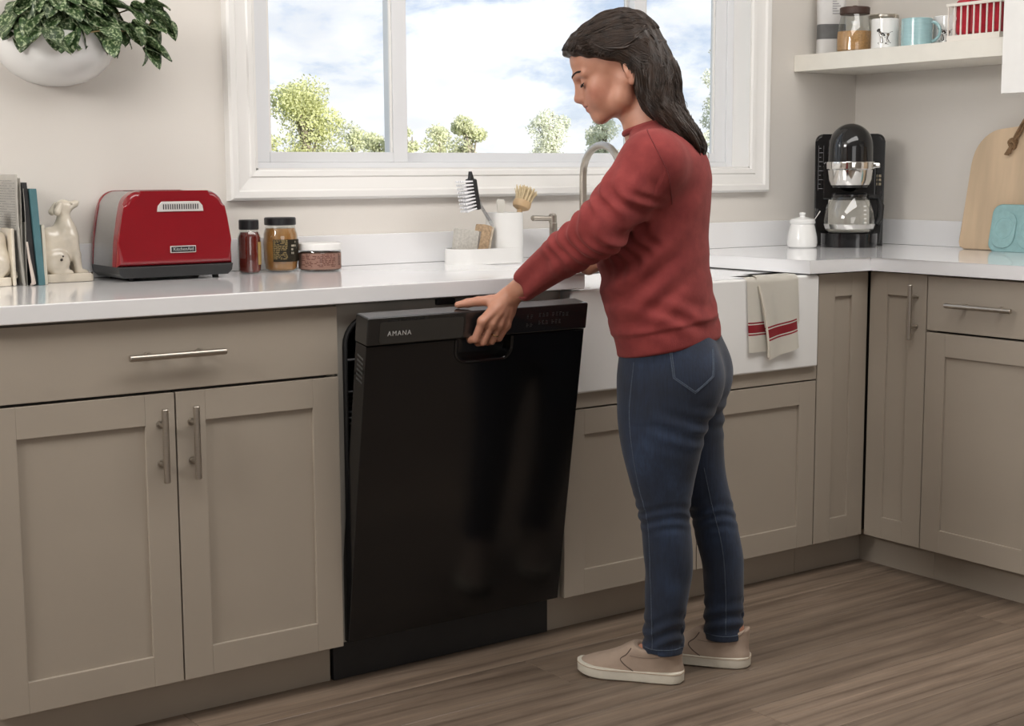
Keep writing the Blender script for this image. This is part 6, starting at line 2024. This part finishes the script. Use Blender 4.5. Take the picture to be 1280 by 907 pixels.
for (fx, fl, yaw), s, leg in zip(FEET, (1, -1), (LEG_N, LEG_F)):
    shoe = bpy.data.objects.new('shoe', None)
    # built as a mesh part: the rubber sole carries the upper as its sub-parts
    bm = new_bm()
    ol = foot_outline(s, 0.0015)
    lift = lambda x: 0.010 * max(0.0, (x - 0.175) / 0.077) ** 2
    lv = [(0.0, 0.004), (0.004, 0.0), (0.0225, 0.0), (0.0265, 0.0006), (0.0272, 0.003)]
    rings = []
    for z, ins in lv:
        rings.append([bm.verts.new((x + (0.126 - x) * ins / 0.126, y_ * (1 - ins / 0.04), z + lift(x) * (1.0 if z < 0.02 else 0.9))) for x, y_ in ol])
    n = len(ol)
    for a, b_ in zip(rings[:-1], rings[1:]):
        for i in range(n):
            j = (i + 1) % n
            bm.faces.new((a[i], a[j], b_[j], b_[i]))
    bm.faces.new(list(reversed(rings[0]))); bm.faces.new(rings[-1])
    sole = to_obj('shoe', bm, M_RUB, PER, angle=50)
    sole.location = (fx, fl, 0.0)
    sole.rotation_euler = (0, 0, yaw)
    F = Field((-0.01, -0.06, 0.014), (0.262, 0.06, 0.125), 0.0021)
    F.zloft([(0.016, 0.126, -0.005 * s, 0.1240, 0.0415), (0.032, 0.1250, -0.005 * s, 0.1225, 0.0410), (0.044, 0.112, -0.004 * s, 0.1065, 0.0390), (0.056, 0.094, -0.002 * s, 0.0885, 0.0365), (0.068, 0.079, 0, 0.0745, 0.0355), (0.080, 0.069, 0, 0.0645, 0.0345), (0.092, 0.056, 0, 0.0520, 0.0335), (0.106, 0.046, 0, 0.0420, 0.0325), (0.120, 0.044, 0, 0.040, 0.032)], p=2.5)
    # collar line: high at tongue and heel, low at the sides
    def cut(x, y, z):
        zc = 0.078 + 0.018 * np.clip((0.055 - x) / 0.055, 0, 1) ** 1.3 + 0.010 * np.clip((x - 0.085) / 0.035, 0, 1) ** 2
        return -(z - zc) * 0.8 + 0 * y
    F.sub(lambda x, y, z: -(-cut(x, y, z)) if False else cut(x, y, z), (-0.01, -0.06, 0.06), (0.262, 0.06, 0.125), 0.004)
    F.cone((0.044, 0, 0.070), (0.044, 0, 0.14), 0.0245, 0.0275, 0.003, op='sub')
    F.cone((0.082, 0, 0.070), (0.082, 0, 0.14), 0.0240, 0.0270, 0.003, op='sub')
    me = F.mesh('upper')
    upo = me_obj('upper', me, M_CANV, sole, angle=180)
    UB = bvh_of(me)
    for sd_ in (1, -1):
        def proj_path(pts):
            out = []
            for x, z in smooth2(pts):
                h = UB.ray_cast(Vector((x, sd_ * 0.12, z)), Vector((0, -sd_, 0)))
                if h[0] is not None:
                    out.append(h[0] + h[1] * 0.0003)
            return out
        def smooth2(pts, n=8):
            pp = np.array(pts, float); tt = np.arange(len(pp)); t2 = np.linspace(0, len(pp) - 1, (len(pp) - 1) * n + 1)
            return list(zip(catmull(tt, pp[:, 0], t2), catmull(tt, pp[:, 1], t2)))
        a = proj_path([(0.118, 0.078), (0.128, 0.064), (0.142, 0.052), (0.132, 0.040), (0.112, 0.027)])
        if len(a) > 4:
            to_obj('gore_seam', tube(a, 0.0011, 5), mat('dark_canvas_seam', (0.10, 0.07, 0.055), 0.9, noise=0.1), sole)
        a = proj_path([(0.120, 0.062), (0.085, 0.060), (0.050, 0.064), (0.024, 0.078), (0.010, 0.092)])
        if len(a) > 4:
            to_obj('collar_seam', tube(a, 0.0009, 5), mat('taupe_seam', (0.24, 0.18, 0.14), 0.9, noise=0.1), sole)
    bm = new_bm()   # line round the foxing
    bm_tube(bm, [(x * 1.0 + (0.126 - x) * -0.004, y_ * 1.01, 0.0238 + lift(x) * 0.9) for x, y_ in ol], 0.0009, 5, closed=True)
    to_obj('foxing_line', bm, mat('tan_foxing_line', (0.40, 0.30, 0.22), 0.7, noise=0.05), sole)

# ---- hair ---------------------------------------------------------------------------
Hh = Field((-0.12, -0.13, 1.18), (0.26, 0.13, 1.535), 0.0030)
CAPC, CAPR = np.array([0.004, 0.0, 0.026]), np.array([0.1045, 0.0830, 0.0900])
Hh.ell(HP(*CAPC), CAPR, 0.0, rot=HR)
Hh.ell(HP(0.070, 0, 0.064), (0.046, 0.058, 0.032), 0.03, rot=HR)
def face_cut(x, y, z):
    a, b_, c_ = hcoord(x, y, z)
    lim = 0.66 * (a - 0.020) + 0.004 + 0.05 * np.clip(np.abs(b_) - 0.055, 0, 1)
    return np.maximum(c_ - lim, 0.006 - a)
Hh.sub(face_cut, (-0.12, -0.13, 1.18), (0.26, 0.13, 1.535), 0.006)
HL = [(1.196, -0.080, 0.014, 0.005, 0.022), (1.212, -0.072, 0.014, 0.017, 0.044), (1.232, -0.055, 0.013, 0.027, 0.058), (1.258, -0.030, 0.012, 0.036, 0.068), (1.290, -0.001, 0.010, 0.043, 0.075), (1.325, 0.018, 0.006, 0.049, 0.079), (1.360, 0.026, 0.003, 0.055, 0.081), (1.40, 0.036, 0.0, 0.055, 0.078), (1.44, 0.055, 0, 0.045, 0.06)]
Hh.zloft(HL, 0.03)
def locks(x, y, z):
    a, b_, c_ = hcoord(x, y, z)
    ph = np.arctan2(y, x - 0.02 + 0.6 * np.clip(1.30 - z, 0, 1))
    wv = 0.0030 * np.sin(13 * ph + 26 * z + 0.9 * np.sin(60 * z)) + 0.0016 * np.sin(31 * ph - 18 * z)
    m = np.clip((1.39 - z) / 0.05, 0, 1)
    cap = 0.0016 * np.sin(95 * (b_ * 1.1 + 0.12 * np.cos(a * 18)) + 30 * c_ * np.sign(b_))
    return (wv * m + cap * (1 - m)).astype(np.float32)
Hh.disp(locks, (-0.12, -0.13, 1.18), (0.26, 0.13, 1.535))
hair_me = Hh.mesh('hair')
del Hh
M_HAIR = bpy.data.materials.new('dark_brown_hair')
M_HAIR.use_nodes = True
t = M_HAIR.node_tree
b = t.nodes['Principled BSDF']
tc = nd(t, 'ShaderNodeTexCoord')
n1 = nd(t, 'ShaderNodeTexNoise', i_Scale=55.0, i_Detail=4.0); lk(t, tc, 'Object', n1, 'Vector')
r1 = ramp(t, [(0.3, (0.012, 0.0072, 0.0050)), (0.7, (0.034, 0.019, 0.012))]); lk(t, n1, 0, r1, 0)
lk(t, r1, 0, b, 'Base Color')
b.inputs['Roughness'].default_value = 0.42
b.inputs['Specular IOR Level'].default_value = 0.35
hair = me_obj('hair', hair_me, M_HAIR, PER, angle=180)
HB = bvh_of(hair_me)
# strands combed back from the forehead and falling in loose waves
rr = random.Random(12)
bm = new_bm()
def snap(p, lift):
    h = HB.find_nearest(Vector(p))
    return h[0] + h[1] * lift if h[0] is not None else Vector(p)
def strand(path, r, lift0):
    pts = smoothpts(path, 4)
    out = [snap(q, lift0) for q in pts]
    n = len(out)
    rad = [r * (0.35 + 0.65 * math.sin(PI * min(1, 0.12 + 0.86 * i / (n - 1)))) for i in range(n)]
    rad[-1] = r * 0.15
    bm_tube(bm, out, rad, 4)
def loft_at(z, ang, k=1.0):
    st_ = np.array(HL)
    c = [float(catmull(st_[:, 0], st_[:, i], np.array([z]))[0]) for i in range(1, 5)]
    return (c[0] + k * c[2] * math.cos(ang), c[1] + k * c[3] * math.sin(ang), z)
for i in range(300):          # swept back from the hairline to the gather at the back of the head
    tq = rr.uniform(-1, 1)
    a = tq * PI / 2
    x0, y0, z0 = 0.018 + 0.098 * abs(math.cos(a)) ** 0.8, 0.078 * math.sin(a), 0.013 + 0.068 * abs(math.cos(a))
    p1 = (x0 * 0.55 + 0.000, y0 * 1.06, z0 * 0.75 + 0.040 * (1 - abs(tq) * 0.55))
    p2 = (-0.025, y0 * 0.95, 0.092 - 0.070 * abs(tq) ** 1.3)
    p3 = (-0.075, y0 * 0.60, 0.060 - 0.050 * abs(tq))
    path = [HP(x0, y0, z0), HP(*p1), HP(*p2), HP(*p3)]
    ang = PI - tq * 1.3 + rr.uniform(-.2, .2)
    path += [np.array(loft_at(1.335, ang)), np.array(loft_at(1.29, ang + 0.2))]
    if rr.random() < 0.6:
        path += [np.array(loft_at(1.25, ang + rr.uniform(-.3, .3)))]
    strand(path, rr.uniform(0.0007, 0.0014), rr.uniform(0.0, 0.0016))
for i in range(300):          # sides: from the temples back over the ears
    s_ = 1 if i % 3 else -1
    u = rr.random(); v = rr.random()
    x0 = 0.085 - 0.075 * u; zz = 0.66 * (x0 - 0.020) + 0.012 + 0.055 * v
    path = [HP(x0, s_ * 0.080, zz), HP(x0 * 0.4 - 0.012, s_ * 0.088, zz * 0.75 + 0.004), HP(-0.040, s_ * 0.082, zz * 0.5 + 0.002), HP(-0.066, s_ * 0.066, zz * 0.5 - 0.012)]
    ang = s_ * (PI / 2 + 0.35 + 0.5 * rr.random())
    path += [np.array(loft_at(1.335, ang)), np.array(loft_at(1.295, ang + 0.15 * math.sin(i)))]
    strand(path, rr.uniform(0.0007, 0.0014), rr.uniform(0.0, 0.0016))
for i in range(420):          # all over the crown, combed towards the back
    a = rr.uniform(-PI / 2, PI / 2); e = rr.uniform(0.15, 1.0)
    d0 = np.array([math.cos(a) * math.cos(e * PI / 2) if rr.random() < 0.5 else -0.5 * math.cos(a) * math.cos(e * PI / 2), math.sin(a) * math.cos(e * PI / 2) * 1.0, math.sin(e * PI / 2)])
    d1 = np.array([-0.95, d0[1] * 0.5, 0.05])
    path = []
    for k in range(5):
        q = d0 * (1 - k / 4) + d1 * (k / 4)
        q = q / np.linalg.norm(q)
        path.append(HP(*(CAPC + CAPR * q * 1.01)))
    hq = hcoord(*[path[0][n_] for n_ in range(3)])
    if hq[2] < 0.66 * (hq[0] - 0.020) + 0.014: continue
    strand(path, rr.uniform(0.0007, 0.0013), rr.uniform(0.0, 0.0014))
for i in range(150):          # behind the ears
    s_ = 1 if i % 3 else -1
    x0 = rr.uniform(-0.065, 0.008); z0 = rr.uniform(-0.020, 0.040)
    path = [HP(x0 + 0.010, s_ * 0.086, z0 + 0.012), HP(x0 - 0.006, s_ * 0.086, z0 - 0.010), HP(x0 - 0.022, s_ * 0.080, z0 - 0.034), HP(x0 - 0.036, s_ * 0.078, z0 - 0.062)]
    ang = s_ * (1.25 + 1.0 * rr.random())
    path += [np.array(loft_at(1.305, ang)), np.array(loft_at(1.275, ang + 0.12)), np.array(loft_at(1.24, ang + 0.2))]
    strand(path, rr.uniform(0.0007, 0.0014), rr.uniform(0.0, 0.0016))
for i in range(420):          # lengths down the back
    ang = rr.uniform(0.15, 2 * PI - 0.15)
    z0, z1 = rr.uniform(1.33, 1.41), rr.uniform(1.198, 1.25)
    ph0 = rr.uniform(-0.5, 0.5)
    path = []
    for k in range(7):
        f_ = k / 6
        z = z0 + (z1 - z0) * f_
        path.append(np.array(loft_at(max(z, 1.197), ang + 0.10 * math.sin(ph0 + 7 * f_ + 1.5 * ang), 1.0)))
    strand(path, rr.uniform(0.0008, 0.0016), rr.uniform(0.0, 0.0022))
to_obj('strands', bm, M_HAIR, hair, angle=180)['kind'] = 'stuff'
bm = new_bm()                  # a few loose fly-away ends at the back
for i in range(16):
    z = rr.uniform(1.205, 1.33)
    p0 = np.array(loft_at(z, PI + rr.uniform(-1.0, 1.0), 0.97))
    d1_ = np.array([-rr.uniform(0.004, 0.012), rr.uniform(-.006, .006), -rr.uniform(0.004, 0.016)])
    bm_tube(bm, smoothpts([p0 + np.array([0.004, 0, 0.02]), p0, p0 + d1_, p0 + d1_ * 1.5 + np.array([0.003, 0, -0.008])], 4), 0.0005, 4)
to_obj('loose_ends', bm, M_HAIR, hair)['kind'] = 'stuff'
# twisted lock pinned back above the ear
bm = new_bm()
tw_ = [HP(0.052, 0.080, 0.060), HP(0.018, 0.090, 0.030), HP(-0.020, 0.090, 0.022), HP(-0.055, 0.076, 0.034), HP(-0.075, 0.056, 0.044)]
for k in range(2):
    q_ = smoothpts(tw_, 8)
    out = []
    for i, p in enumerate(q_):
        th_ = i * 0.40 + k * PI
        s_ = snap(p, 0.0005)
        out.append(s_ + Vector(hz * (0.0028 * math.cos(th_))) + Vector(hy * (0.0016 * math.sin(th_))))
    bm_tube(bm, out, [0.0032 * (0.3 + 0.7 * math.sin(PI * min(1, 0.05 + 0.9 * i / len(out)))) for i in range(len(out))], 8)
to_obj('twist', bm, M_HAIR, hair)
